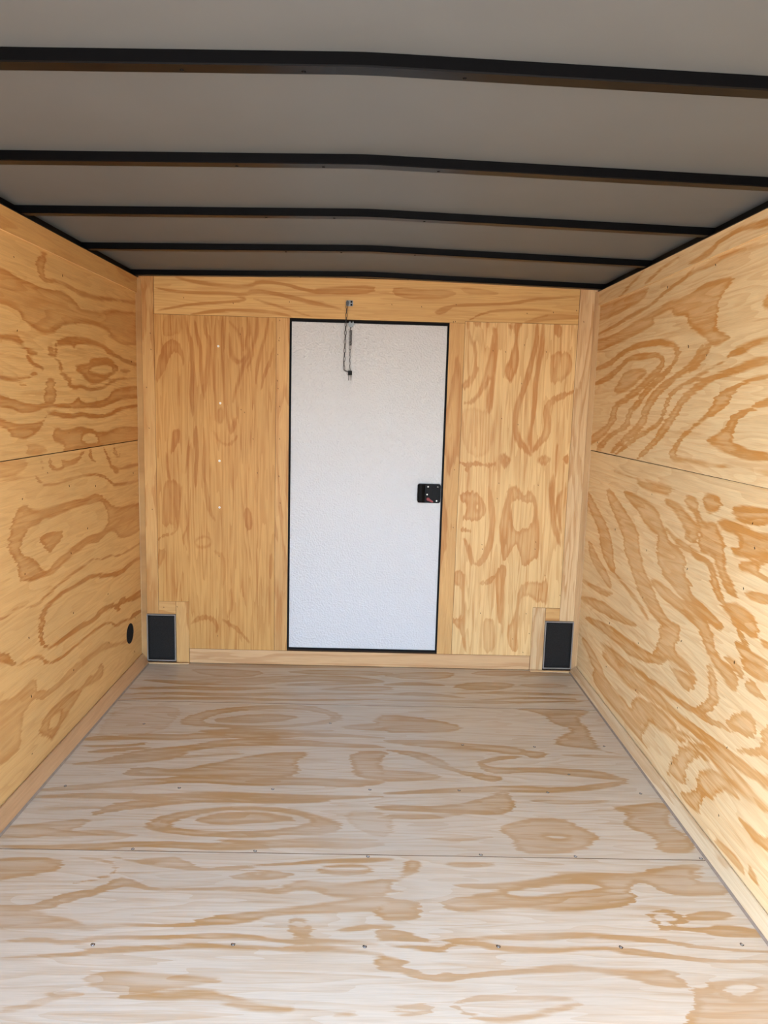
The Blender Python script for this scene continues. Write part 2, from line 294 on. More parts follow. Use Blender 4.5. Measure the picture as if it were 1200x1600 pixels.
 'F2': '''
P10 374,791 461,662 601,599 873,546 1048,576 1177,700 1047,776 875,818 702,826 528,824
H12 486,768 581,656 848,594 1037,634 1117,703 987,762 785,799 595,797
P11 540,748 648,689 811,663 965,692 867,750 693,776 590,774
P4 71,625 352,592 385,720 345,892 90,966 59,805
P11 27,982 253,958 448,962 607,926 805,933 1055,897 1340,905 1341,887 1053,856 796,874 594,867 434,908 233,898 17,957
P10 18,1030 216,1016 329,981 299,1018 120,1050
P11 167,1175 339,1101 503,1065 652,1008 923,989 1131,997 1339,1001 1340,978 1130,956 916,921 636,938 487,1014 320,1050 159,1158
P10 47,1198 161,1161 312,1105 525,1053 490,1126 334,1173 173,1193
P10 288,1267 342,1200 514,1220 607,1176 726,1116 877,1053 1039,1046 967,1135 1001,1214 955,1267 780,1274 527,1271 354,1277
P10 14,1407 185,1387 379,1353 588,1314 815,1339 1023,1320 1210,1340 1335,1299 1335,1283 1209,1275 1018,1260 806,1281 578,1273 360,1299 170,1351 6,1391
P11 33,1450 266,1446 479,1447 672,1414 852,1421 1093,1427 1333,1406 1333,1392 1091,1397 848,1387 665,1383 467,1410 250,1404 27,1438
P10 1188,1040 1378,1018 1311,1121 1371,1277 1221,1258 1205,1153
P10 1136,789 1268,749 1384,761 1383,829 1181,821
P11 291,1571 347,1535 473,1502 648,1462 811,1460 954,1463 1130,1441 1128,1416 950,1429 805,1420 634,1406 452,1445 324,1485 283,1558
P7 149,1609 313,1574 274,1645 169,1705 -19,1710 -48,1655
P10 490,1638 514,1568 636,1511 815,1479 980,1489 1148,1558 1195,1597 1153,1647 1000,1661 851,1685 631,1672
H12 572,1616 643,1543 820,1505 984,1521 1092,1570 995,1623 822,1647 667,1642
P11 642,1584 732,1529 867,1514 1045,1561 902,1590 748,1607
P10 68,1758 284,1775 563,1737 801,1760 1008,1730 1221,1737 1329,1715 1329,1701 1221,1702 1002,1685 793,1722 553,1704 267,1736 63,1748
P10 1301,658 1437,651 1674,730 1711,797 1604,835 1301,849
P10 1340,939 1547,990 1755,999 1886,1036 1970,1035 1978,1010 1906,955 1765,944 1556,908 1341,916
P11 1938,994 2060,1010 2006,1065 1940,1053
P10 1301,1006 1504,1027 1606,1109 1625,1177 1751,1212 1836,1248 1754,1276 1671,1228 1536,1140 1447,1059
P11 1736,1108 1738,1181 1804,1207 1966,1184 2114,1215 2239,1233 2316,1243 2231,1257 2039,1310 1840,1293 1584,1326 1334,1366 1334,1385 1581,1361 1830,1351 2031,1344 2218,1310 2340,1242 2259,1179 2134,1153 1975,1143 1813,1159 1755,1137 1745,1100
P11 1740,1120 1811,1093 1924,1063 1928,1044 1815,1053 1740,1099
P10 1300,1190 1467,1196 1581,1231 1500,1273 1300,1285
P10 1299,1457 1571,1459 1737,1385 1812,1311 1831,1472 1752,1518 1566,1502 1299,1490
P11 1951,531 2127,599 2132,708 2236,773 2125,862 2090,942 2254,966 2391,1020 2288,995 2282,871 2297,771 2265,666 2399,528
P11 2172,1450 2277,1424 2410,1397 2403,1475 2353,1541 2405,1639 2391,1723 2247,1727 2291,1642 2181,1566 2246,1480
P11 1726,1601 1830,1536 1985,1521 2036,1591 2093,1629 2025,1706 1929,1741 1777,1746 1772,1657
H12 1883,1635 1977,1642 1928,1657
P8 1299,1573 1376,1581 1352,1631 1299,1633
P10 110,1093 212,1081 347,1043 342,1026 199,1046 103,1077
P7 95,1537 229,1531 324,1510 320,1499 217,1501 88,1522
P7 91,1675 230,1696 383,1677 494,1686 491,1674 372,1645 217,1665 87,1664
P8 725,1703 920,1715 1112,1691 1307,1689 1308,1676 1110,1670 917,1694 722,1692
P10 511,875 711,876 910,871 1109,839 1108,823 906,835 701,822 508,862
P7 439,1132 591,1105 746,1082 744,1070 585,1083 437,1124
P5 1168,1494 1364,1509 1360,1670 1241,1635
P6 2108,1041 2296,1057 2432,1062 2439,1045 2306,1026 2113,1022
P5 1879,1411 2006,1437 2185,1410 2189,1394 2015,1406 1883,1396
P7 1331,1538 1469,1554 1611,1520 1612,1508 1471,1516 1332,1524
P6 1461,1672 1592,1685 1706,1656 1707,1647 1594,1663 1462,1661''',
 'F3': '''
P9 39,1823 212,1801 317,1832 297,1881 226,1899 104,1948
P9 433,1786 505,1818 602,1799 661,1789 712,1830 758,1853 856,1834 1017,1813 1171,1792 1357,1778 1357,1795 1121,1819 968,1831 840,1856 721,1865 636,1848 538,1826 472,1811
P9 838,1899 882,1866 981,1855 1054,1870 997,1900 909,1908
H11 896,1890 923,1873 955,1880
P10 1108,1855 1164,1835 1244,1829 1292,1837 1234,1855 1144,1854 1108,1849 1108,1855 1144,1874 1236,1875 1300,1841 1245,1812 1161,1817 1107,1850
P7 348,1809 445,1827 486,1866 453,1903 376,1930 379,1937 459,1914 497,1871 443,1813 346,1802
P10 149,2034 298,2037 367,1979 470,1947 502,1900 556,1914 618,1958 760,1947 914,1936 994,1949 1057,1901 1127,1907 1227,1913 1355,1878 1352,1970 1228,1980 1151,1975 1130,1953 1071,1947 1016,1971 937,1958 782,1957 621,1968 544,1937 496,1968 409,2014 329,2064 167,2068
P9 163,2061 329,2064 453,2101 498,2126 543,2102 743,2108 843,2066 969,2043 1097,2019 1228,1980 1352,1963 1350,2034 1137,2053 1008,2063 922,2098 746,2118 550,2120 503,2139 428,2128 203,2139
P9 1048,2088 1074,2068 1123,2107 1109,2151 1063,2140
H11 1054,2101 1075,2081 1109,2107 1088,2116
P8 1187,2125 1232,2098 1349,2089 1348,2108 1233,2126
P10 281,2189 381,2182 472,2193 558,2169 688,2166 828,2161 950,2159 1022,2171 1085,2181 1145,2170 1234,2178 1322,2178 1322,2171 1234,2164 1145,2157 1083,2160 1022,2160 947,2138 823,2140 685,2154 552,2152 466,2179 373,2163 278,2184
P9 308,2243 474,2240 569,2221 701,2210 836,2197 974,2199 1071,2209 1148,2201 1252,2211 1321,2216 1322,2211 1253,2196 1146,2178 1069,2193 972,2183 831,2178 694,2188 560,2200 468,2227 304,2235
P6 540,2301 605,2278 724,2287 841,2296 909,2305 832,2328 742,2350 680,2356 596,2342
P7 635,2362 742,2350 867,2337 953,2366 1051,2390 1113,2384 1085,2413 991,2405 874,2368 751,2380
P6 396,2420 467,2404 517,2377 572,2363 568,2353 501,2350 453,2384 389,2409
P8 1186,2416 1248,2403 1248,2415
P10 1298,1895 1387,1877 1401,1786 1453,1801 1428,1860 1386,1893 1298,1919
P9 1298,1941 1394,1942 1345,1958 1298,1956
P8 1515,1800 1610,1797 1714,1803 1616,1831 1534,1821
P11 1535,1913 1656,1902 1781,1883 1899,1856 2007,1842 2141,1842 2228,1806 2342,1786 2381,1794 2320,1837 2376,1827 2302,1878 2402,1883 2407,1937 2292,1948 2195,1942 2140,1874 2093,1922 2104,1974 2013,2012 1855,2030 1735,2012 1608,2029 1522,2037 1488,1989 1618,1956 1701,1932 1582,1931
H11 1689,1947 1805,1914 1930,1895 2019,1901 1982,1925 1877,1943 1763,1968
P11 1298,1986 1421,1990 1437,2039 1425,2074 1298,2083
P11 1297,2103 1377,2114 1430,2145 1455,2163 1547,2142 1685,2127 1796,2118 1890,2110 1977,2123 2101,2134 2184,2155 2302,2171 2443,2176 2438,2186 2254,2178 2128,2158 2006,2146 1883,2133 1770,2150 1591,2148 1464,2169 1376,2158 1297,2154
P11 2111,2036 2160,2028 2191,2062 2208,2052 2162,2066 2139,2086 2123,2065 2115,2029 2109,2033 2109,2079 2130,2105 2159,2090 2209,2074 2209,2038 2172,2004 2113,2026
P10 2197,2057 2241,2021 2351,2012 2367,2039 2312,2054 2226,2056
P10 2146,2091 2249,2089 2312,2075 2391,2086 2473,2124 2306,2127 2240,2109 2152,2098
P11 1322,2174 1408,2191 1488,2202 1501,2176 1552,2167 1636,2194 1741,2200 1905,2181 2005,2199 2156,2219 2275,2226 2419,2220 2423,2213 2282,2212 2162,2207 2014,2178 1909,2169 1746,2180 1641,2173 1555,2155 1498,2160 1488,2188 1411,2173 1322,2169
P11 1297,2214 1390,2230 1372,2259 1446,2285 1481,2268 1522,2278 1574,2266 1686,2258 1802,2236 1885,2249 2019,2258 2091,2251 2107,2295 2106,2316 2032,2312 1975,2286 1864,2261 1794,2268 1683,2270 1528,2294 1485,2306 1436,2301 1362,2275 1297,2266
P10 1491,2380 1536,2365 1641,2362 1770,2361 1820,2363 1748,2379 1663,2406 1584,2417 1525,2401 1492,2374 1488,2381 1520,2412 1581,2432 1662,2422 1747,2398 1830,2371 1775,2345 1643,2348 1537,2349 1490,2375
P10 1319,2408 1383,2390 1427,2391 1428,2399 1366,2406 1319,2402 1318,2407 1365,2416 1429,2407 1433,2376 1382,2378 1318,2402
P11 2166,2294 2251,2276 2386,2279 2274,2478 1997,2482 2084,2388 2117,2347 2114,2316 2165,2315
H11 2190,2315 2257,2298 2288,2303 2264,2335 2217,2346''',
}
# screw and nail positions, millimetres
FS= [(247, 803), (1093, 757), (119, 1362), (551, 1361), (907, 1358), (1280, 1349), (1625, 1342), (1970, 1344), (2334, 1341), (1686, 953), (2002, 958), (2316, 939), (2091, 1199), (500, 1771), (902, 1777), (1275, 1770), (1650, 1763), (1966, 1762), (2388, 1754), (531, 2190), (909, 2182), (1269, 2183), (1638, 2175), (1980, 2171), (2327, 2154)]
NB= [(70, 1809), (72, 1725), (45, 1526), (55, 1310), (751, 1895), (751, 1804), (748, 1790), (742, 1718), (741, 1580), (745, 1539), (754, 1444), (755, 1271), (753, 1068), (543, 1818), (548, 1422), (566, 1408), (612, 1267), (636, 1084), (753, 1069), (733, 1020), (761, 922), (64, 869), (416, 161), (426, 617), (193, 324), (118, 319), (233, 62), (1887, 1770), (1951, 1413), (2172, 1772), (2053, 1805), (2049, 1602), (2170, 1057), (2041, 1383), (1954, 1062), (2362, 1934), (1708, 1129), (1954, 1766), (1877, 718), (1880, 693), (2173, 700), (2174, 740), (1886, 327), (2076, 181), (2168, 215), (2144, 330), (2237, 553), (1949, 977), (2138, 104), (1713, 810), (2328, 440), (801, 1991), (247, 1996), (506, 1975), (1340, 1993), (1498, 1986), (1680, 2003), (1669, 1914), (1679, 1916), (2058, 1969), (2197, 1978), (2320, 1991)]
NL= [(1348, 1940), (942, 1944), (1346, 1691), (111, 1654), (1344, 1316), (935, 1315), (1141, 1174), (112, 1077), (1355, 1098), (940, 1101), (646, 1067), (758, 889), (944, 817), (1360, 823), (528, 529), (1351, 579), (959, 308), (533, 289), (150, 112), (942, 555), (132, 296), (1351, 351), (1366, 129)]
NR= [(1358, 1985), (938, 1973), (1352, 1677), (1189, 1720), (1190, 1717), (523, 1334), (146, 1305), (823, 1313), (1356, 1341), (1766, 1339), (937, 1127), (508, 904), (1771, 1139), (1798, 1065), (928, 885), (1340, 898), (1756, 927), (926, 677), (1344, 621), (918, 470), (527, 442), (527, 219), (1744, 680), (934, 262), (1361, 362), (1352, 132), (1753, 394), (1743, 148)]

# ------------------------------------------------------------------ sizes (metres); back wall at y = 0, left wall at x = 0, floor at z = 0
W = 2.44
LEN = 3.66
H = 2.096          # underside of the roof bows at the side walls
RISE = 0.026       # the bows are peaked by this much at the middle
BOW_H = 0.026
BOW_D = 0.042

# ------------------------------------------------------------------ node helpers
class NT:
    def __init__(self, mat):
        self.t = mat.node_tree
        self.n = self.t.nodes
        self.l = self.t.links
    def new(self, kind, **kw):
        nd = self.n.new(kind)
        for k, v in kw.items():
            setattr(nd, k, v)
        return nd
    def put(self, sock, val):
        if hasattr(val, 'is_output') or isinstance(val, bpy.types.NodeSocket):
            self.l.new(val, sock)
        else:
            sock.default_value = val
    def math(self, op, a, b=None, c=None, clamp=False):
        nd = self.new('ShaderNodeMath', operation=op, use_clamp=clamp)
        self.put(nd.inputs[0], a)
        if b is not None: self.put(nd.inputs[1], b)
        if c is not None: self.put(nd.inputs[2], c)
        return nd.outputs[0]
    def scale(self, vec, sx, sy, sz=1.0, off=(0, 0, 0)):
        nd = self.new('ShaderNodeMapping')
        self.put(nd.inputs['Vector'], vec)
        nd.inputs['Scale'].default_value = (sx, sy, sz)
        nd.inputs['Location'].default_value = off
        return nd.outputs[0]
    def noise(self, vec, scale=1.0, detail=2.0, rough=0.5, dist=0.0):
        nd = self.new('ShaderNodeTexNoise')
        self.put(nd.inputs['Vector'], vec)
        nd.inputs['Scale'].default_value = scale
        nd.inputs['Detail'].default_value = detail
        nd.inputs['Roughness'].default_value = rough
        nd.inputs['Distortion'].default_value = dist
        return nd.outputs['Fac']
    def smooth(self, val, a, b, lo=0.0, hi=1.0):
        nd = self.new('ShaderNodeMapRange', interpolation_type='SMOOTHSTEP')
        self.put(nd.inputs[0], val)
        nd.inputs[1].default_value = a
        nd.inputs[2].default_value = b
        nd.inputs[3].default_value = lo
        nd.inputs[4].default_value = hi
        return nd.outputs[0]
    def remap(self, val, a, b, lo, hi, clamp=True):
        nd = self.new('ShaderNodeMapRange', clamp=clamp)
        self.put(nd.inputs[0], val)
        nd.inputs[1].default_value = a
        nd.inputs[2].default_value = b
        nd.inputs[3].default_value = lo
        nd.inputs[4].default_value = hi
        return nd.outputs[0]
    def mix(self, fac, a, b, blend='MIX'):
        nd = self.new('ShaderNodeMix', data_type='RGBA', blend_type=blend)
        self.put(nd.inputs[0], fac)
        self.put(nd.inputs[6], a)
        self.put(nd.inputs[7], b)
        return nd.outputs[2]

def lin(r, g, b):
    def f(c):
        c /= 255.0
        return c / 12.92 if c <= 0.04045 else ((c + 0.055) / 1.055) ** 2.4
    return (f(r), f(g), f(b), 1.0)

def new_mat(name):
    m = bpy.data.materials.new(name)
    m.use_nodes = True
    return m, m.node_tree.nodes['Principled BSDF'], NT(m)

def wood(name, light, dark, rough=0.55, seed=0.0, traced=False, contour=(0.9, 5.0, 7.0), amount=0.8,
         fine=0.16, blotch=0.10, jag=0.016, spec=0.3, grey=None):
    """plywood face: growth-ring bands (traced ones from the mesh attributes, others from noise), fibres, blotches"""
    m, b, t = new_mat(name)
    uvn = t.new('ShaderNodeUVMap', uv_map='grain')
    info = t.new('ShaderNodeObjectInfo')
    addv = t.new('ShaderNodeVectorMath', operation='MULTIPLY_ADD')
    t.put(addv.inputs[0], info.outputs['Random'])
    addv.inputs[1].default_value = (0.0, 0.0, 37.0) if traced else (11.0, 7.0, 37.0)
    t.put(addv.inputs[2], uvn.outputs[0])
    sd = t.new('ShaderNodeVectorMath', operation='ADD')
    t.put(sd.inputs[0], addv.outputs[0])
    sd.inputs[1].default_value = (0, 0, seed)
    uv = sd.outputs[0]
    fu, fv, k = contour
    n = t.noise(t.scale(uv, fu, fv), 1.0, 3.0, 0.42, 0.25)
    wob = t.noise(t.scale(uv, 9.0, 60.0), 1.0, 2.0, 0.5)
    fr = t.math('FRACT', t.math('ADD', t.math('MULTIPLY', n, k), t.math('MULTIPLY', wob, 0.22)))
    p = t.math('MULTIPLY', t.smooth(fr, 0.42, 0.80), t.smooth(fr, 0.97, 0.90))
    if traced:
        a1 = t.new('ShaderNodeAttribute', attribute_name='sdf').outputs['Fac']
        a2 = t.new('ShaderNodeAttribute', attribute_name='band').outputs['Fac']
        a3 = t.new('ShaderNodeAttribute', attribute_name='free').outputs['Fac']
        a4 = t.new('ShaderNodeAttribute', attribute_name='across').outputs['Fac']
        j1 = t.math('MULTIPLY', t.math('SUBTRACT', t.noise(t.scale(uv, 6.0, 85.0), 1.0, 3.0, 0.6), 0.5),
                    t.math('MULTIPLY_ADD', a4, jag * 5.0, jag * 0.45))
        j2 = t.math('MULTIPLY', t.math('SUBTRACT', t.noise(t.scale(uv, 5.0, 9.0), 1.0, 2.0, 0.5), 0.5), jag * 0.5)
        s = t.math('ADD', a1, t.math('ADD', j1, j2))
        soft = t.remap(t.noise(t.scale(uv, 2.5, 5.0, 1, (2, 8, 0)), 1.0, 1.0, 0.5), 0.35, 0.65, 0.0012, 0.0065)
        edge = t.math('SMOOTH_MIN', t.math('MAXIMUM', t.math('ADD', t.math('DIVIDE', t.math('MULTIPLY', s, -0.5), soft), 0.5), 0.0), 1.0, 0.2)
        inner = t.smooth(s, -0.002, -0.028, 1.0, 0.55)
        band = t.math('MULTIPLY', t.math('MULTIPLY', edge, inner), a2)
        p = t.math('MAXIMUM', band, t.math('MULTIPLY', t.math('MULTIPLY', p, a3), amount))
    else:
        p = t.math('MULTIPLY', p, amount)
    # faint secondary rings
    n2 = t.noise(t.scale(uv, fu * 1.3, fv * 2.2, 1, (3.1, 1.7, 0)), 1.0, 2.0, 0.45, 0.2)
    f2 = t.math('FRACT', t.math('MULTIPLY', n2, 9.0))
    p = t.math('ADD', p, t.math('MULTIPLY', t.smooth(f2, 0.25, 0.95), fine), clamp=True)
    # wispy streaks
    st = t.noise(t.scale(uv, 2.6, 48.0, 1, (1.3, 6.1, 0)), 1.0, 3.0, 0.6, 0.4)
    p = t.math('ADD', p, t.math('MULTIPLY', t.smooth(st, 0.50, 0.72), fine * 1.2), clamp=True)
    # patchy strength
    pat = t.noise(t.scale(uv, 2.2, 6.0), 1.0, 2.0, 0.5)
    p = t.math('MULTIPLY', p, t.remap(pat, 0.3, 0.7, 0.75, 1.1))
    col = t.mix(p, light, dark)
    if grey:
        gn = t.noise(t.scale(uv, 1.1, 2.6, 1, (5.5, 2.2, 0)), 1.0, 3.0, 0.6)
        col = t.mix(t.smooth(gn, 0.45, 0.72, 0.0, grey[1]), col, grey[0])
    pl = t.noise(t.scale(uv, 5.0, 34.0, 1, (7.7, 3.3, 0)), 1.0, 3.0, 0.6)
    col = t.mix(t.smooth(pl, 0.50, 0.75, 0.0, 0.35), col, light)
    fib = t.noise(t.scale(uv, 7.0, 460.0), 1.0, 2.0, 0.6)
    fib2 = t.noise(t.scale(uv, 22.0, 900.0), 1.0, 1.0, 0.5)
    blo = t.noise(t.scale(uv, 1.6, 4.5, 1, (9, 4, 0)), 1.0, 3.0, 0.55)
    v = t.math('MULTIPLY', t.remap(fib, 0.25, 0.75, 0.90, 1.07),
               t.math('MULTIPLY', t.remap(fib2, 0.3, 0.7, 0.96, 1.03), t.remap(blo, 0.25, 0.75, 1.0 - blotch, 1.0 + blotch * 0.6)))
    val = t.new('ShaderNodeHueSaturation')
    t.put(val.inputs['Value'], v)
    t.put(val.inputs['Color'], col)
    t.put(b.inputs['Base Color'], val.outputs[0])
    b.inputs['Roughness'].default_value = rough
    b.inputs['Specular IOR Level'].default_value = spec
    bump = t.new('ShaderNodeBump')
    bump.inputs['Strength'].default_value = 0.12
    bump.inputs['Distance'].default_value = 0.002
    t.put(bump.inputs['Height'], fib)
    t.put(b.inputs['Normal'], bump.outputs[0])
    return m

def plain(name, col, rough=0.5, metal=0.0, spec=0.5, noise=0.0, nscale=30.0, coat=0.0):
    m, b, t = new_mat(name)
    b.inputs['Roughness'].default_value = rough
    b.inputs['Metallic'].default_value = metal
    b.inputs['Specular IOR Level'].default_value = spec
    b.inputs['Coat Weight'].default_value = coat
    tc = t.new('ShaderNodeTexCoord').outputs['Object']
    n = t.noise(tc, nscale, 3.0, 0.55)
    v = t.remap(n, 0.3, 0.7, 1.0 - noise, 1.0 + noise)
    hs = t.new('ShaderNodeHueSaturation')
    hs.inputs['Color'].default_value = col
    t.put(hs.inputs['Value'], v)
    t.put(b.inputs['Base Color'], hs.outputs[0])
    return m

M = {}
M['wall_left'] = wood('plywood_left', lin(216, 172, 110), lin(178, 116, 53), 0.5, 1.0, True, fine=0.2)  # amber sheets, darkened further: this side's weaker light is in the colour
M['wall_right'] = wood('plywood_right', lin(236, 209, 161), lin(203, 144, 73), 0.5, 2.0, True, jag=0.016, fine=0.25)  # paler sheets, lightened further: this side's stronger light is in the colour
M['back_left'] = wood('plywood_back_left', lin(202, 152, 86), lin(168, 107, 46), 0.5, 3.0, True, fine=0.45, contour=(0.7, 9.0, 6.0), jag=0.008)
M['back_right'] = wood('plywood_back_right', lin(222, 184, 126), lin(188, 130, 70), 0.5, 4.0, True, jag=0.010, fine=0.42, contour=(0.7, 7.0, 6.0))
M['header'] = wood('plywood_header', lin(212, 168, 104), lin(178, 122, 58), 0.5, 5.0, True, fine=0.3, jag=0.005, contour=(0.6, 9.0, 5.0))
M['board'] = wood('plywood_board', lin(204, 158, 98), lin(178, 122, 64), 0.5, 6.0, contour=(1.3, 9.0, 4.0), amount=0.7, fine=0.25)
M['board_pale'] = wood('plywood_board_pale', lin(212, 178, 132), lin(186, 140, 90), 0.5, 7.0, contour=(1.3, 14.0, 6.0), amount=0.7, fine=0.3)
M['cove'] = wood('plywood_cove', lin(184, 142, 92), lin(160, 114, 68), 0.5, 8.0, contour=(1.1, 12.0, 3.0), amount=0.6, blotch=0.16)
M['cove_pale'] = wood('plywood_cove_pale', lin(202, 164, 118), lin(176, 132, 88), 0.5, 8.4, contour=(1.1, 12.0, 3.0), amount=0.6, blotch=0.16)
M['floor'] = wood('plywood_floor', lin(200, 187, 163), lin(174, 137, 90), 0.42, 9.0, True, jag=0.014, spec=0.5, blotch=0.06, fine=0.30,
                  grey=(lin(188, 177, 156), 0.5))
M['ply_edge_lit'] = wood('plywood_edge_lit', lin(250, 218, 158), lin(214, 160, 98), 0.6, 10.0, contour=(0.2, 300.0, 3.0), amount=0.9)  # filler strip edge, its brightness from floor bounce put into the colour
M['joint'] = plain('dark_joint_edge', lin(96, 66, 40), 0.8, spec=0.1, noise=0.1)
M['skin'] = plain('dark_cavity', lin(52, 40, 30), 0.8, spec=0.1, noise=0.15)
M['aluminium'] = plain('painted_shell', lin(206, 206, 204), 0.4, noise=0.03)
M['ceiling'] = plain('grey_ceiling_liner', lin(95, 98, 98), 0.55, spec=0.3, noise=0.03, nscale=4.0)
M['black_paint'] = plain('black_gloss_paint', lin(7, 7, 8), 0.3, spec=0.10, noise=0.05)
M['black_rubber'] = plain('black_rubber', lin(14, 14, 15), 0.6, spec=0.1, noise=0.1)
M['black_plastic'] = plain('black_plastic', lin(12, 12, 13), 0.5, spec=0.12, noise=0.08)
M['vent_mesh'] = plain('vent_mesh', lin(38, 36, 34), 0.9, spec=0.08, noise=0.2, nscale=220)
M['grey_metal'] = plain('grey_frame_metal', lin(134, 126, 116), 0.55, spec=0.2, noise=0.06)
M['steel'] = plain('zinc_steel', lin(172, 174, 174), 0.32, metal=0.9, noise=0.05, nscale=80)
M['steel_grey'] = plain('grey_steel', lin(128, 132, 134), 0.4, metal=0.6, noise=0.06, nscale=80)
M['steel_dark'] = plain('dark_steel', lin(70, 71, 72), 0.4, metal=0.7, noise=0.08, nscale=80)
M['white_screw'] = plain('white_screw', lin(240, 238, 232), 0.3, noise=0.02)
M['nail'] = plain('nail_mark', lin(46, 32, 22), 0.7, spec=0.15, noise=0.2)
M['sealant'] = plain('grey_sealant', lin(140, 124, 108), 0.7, spec=0.15, noise=0.12, nscale=40)
M['red'] = plain('red_plastic', lin(128, 22, 24), 0.5, noise=0.05)
M['ground'] = plain('concrete_ground', lin(158, 150, 138), 0.85, spec=0.2, noise=0.12, nscale=1.3)

def door_mat():
    m, b, t = new_mat('white_pebbled_door')
    tc = t.new('ShaderNodeTexCoord').outputs['Object']
    vo = t.new('ShaderNodeTexVoronoi', feature='SMOOTH_F1')
    t.put(vo.inputs['Vector'], tc)
    vo.inputs['Scale'].default_value = 120.0
    n = t.noise(tc, 260.0, 2.0, 0.6)
    h = t.math('ADD', vo.outputs['Distance'], t.math('MULTIPLY', n, 0.5))
    bump = t.new('ShaderNodeBump')
    bump.inputs['Strength'].default_value = 0.8
    bump.inputs['Distance'].default_value = 0.004
    t.put(bump.inputs['Height'], h)
    t.put(b.inputs['Normal'], bump.outputs[0])
    b.inputs['Base Color'].default_value = lin(199, 198, 197)
    b.inputs['Roughness'].default_value = 0.24
    b.inputs['Specular IOR Level'].default_value = 0.5
    return m
M['door'] = door_mat()

# ------------------------------------------------------------------ object helpers
def link(name, me, parent=None, mats=(), kind=None, label=None, cat=None, group=None, loc=None):
    o = bpy.data.objects.new(name, me)
    COL.objects.link(o)
    if parent is not None: o.parent = parent
    if me is not None and not me.materials:
        for mm in mats: me.materials.append(mm)
    if kind: o['kind'] = kind
    if label: o['label'] = label
    if cat: o['category'] = cat
    if group: o['group'] = group
    if loc is not None: o.location = loc
    return o

def empty(name, loc, **kw):
    return link(name, None, loc=loc, **kw)

def from_bm(bm, name):
    bmesh.ops.recalc_face_normals(bm, faces=bm.faces[:])
    me = bpy.data.meshes.new(name)
    bm.to_mesh(me)
    bm.free()
    return me

def add_box(bm, a, b, mi=0):
    x0, y0, z0 = a
    x1, y1, z1 = b
    vs_ = [bm.verts.new(p) for p in ((x0, y0, z0), (x1, y0, z0), (x1, y1, z0), (x0, y1, z0), (x0, y0, z1), (x1, y0, z1), (x1, y1, z1), (x0, y1, z1))]
    for f in ((0, 3, 2, 1), (4, 5, 6, 7), (0, 1, 5, 4), (1, 2, 6, 5), (2, 3, 7, 6), (3, 0, 4, 7)):
        fc = bm.faces.new([vs_[i] for i in f])
        fc.material_index = mi
    return vs_

def box_mesh(name, a, b, bevel=0.0):
    bm = bmesh.new()
    add_box(bm, a, b)
    if bevel:
        bmesh.ops.bevel(bm, geom=bm.edges[:], offset=bevel, segments=2, affect='EDGES', profile=0.6)
    return from_bm(bm, name)

def prism(bm, poly, p0, d, mi=0):
    """extrude a list of 3-D points by the vector d"""
    a = [bm.verts.new(Vector(q) + Vector(p0)) for q in poly]
    b = [bm.verts.new(v.co + Vector(d)) for v in a]
    n = len(a)
    fs = [bm.faces.new(a), bm.faces.new(b[::-1])]
    for i in range(n):
        fs.append(bm.faces.new((a[i], b[i], b[(i + 1) % n], a[(i + 1) % n])))
    for f in fs: f.material_index = mi
    return a, b

def tube(bm, pts, r, seg=8, closed=False, mi=0):
    pts = [Vector(p) for p in pts]
    rings = []
    n = len(pts)
    up = Vector((0.31, 0.83, 0.46))
    for i, p in enumerate(pts):
        if closed: d = pts[(i + 1) % n] - pts[i - 1]
        else: d = pts[min(i + 1, n - 1)] - pts[max(i - 1, 0)]
        d.normalize()
        a = d.cross(up)
        if a.length < 1e-4: a = d.cross(Vector((1, 0, 0)))
        a.normalize()
        c = d.cross(a)
        rings.append([bm.verts.new(p + (a * math.cos(k * 2 * math.pi / seg) + c * math.sin(k * 2 * math.pi / seg)) * r) for k in range(seg)])
    for i in range(n if closed else n - 1):
        A, B = rings[i], rings[(i + 1) % n]
        for k in range(seg):
            f = bm.faces.new((A[k], A[(k + 1) % seg], B[(k + 1) % seg], B[k]))
            f.smooth = True
            f.material_index = mi
    if not closed:
        for R_ in (rings[0][::-1], rings[-1]):
            bm.faces.new(R_).material_index = mi

def disc(bm, c, r, n_axis, depth, seg=16, mi=0, r2=None):
    """short cylinder from c along n_axis"""
    nrm = Vector(n_axis).normalized()
    a = nrm.orthogonal().normalized()
    b = nrm.cross(a)
    r2 = r if r2 is None else r2
    A = [bm.verts.new(Vector(c) + (a * math.cos(k * 2 * math.pi / seg) + b * math.sin(k * 2 * math.pi / seg)) * r) for k in range(seg)]
    B = [bm.verts.new(Vector(c) + nrm * depth + (a * math.cos(k * 2 * math.pi / seg) + b * math.sin(k * 2 * math.pi / seg)) * r2) for k in range(seg)]
    fs = [bm.faces.new(A[::-1]), bm.faces.new(B)]
    for k in range(seg):
        fs.append(bm.faces.new((A[k], A[(k + 1) % seg], B[(k + 1) % seg], B[k])))
    for f in fs: f.material_index = mi

# ------------------------------------------------------------------ plywood sheets
def chaikin(p, n=2):
    for _ in range(n):
        q = np.roll(p, -1, 0)
        p = np.stack([0.75 * p + 0.25 * q, 0.25 * p + 0.75 * q], 1).reshape(-1, 2)
    return p

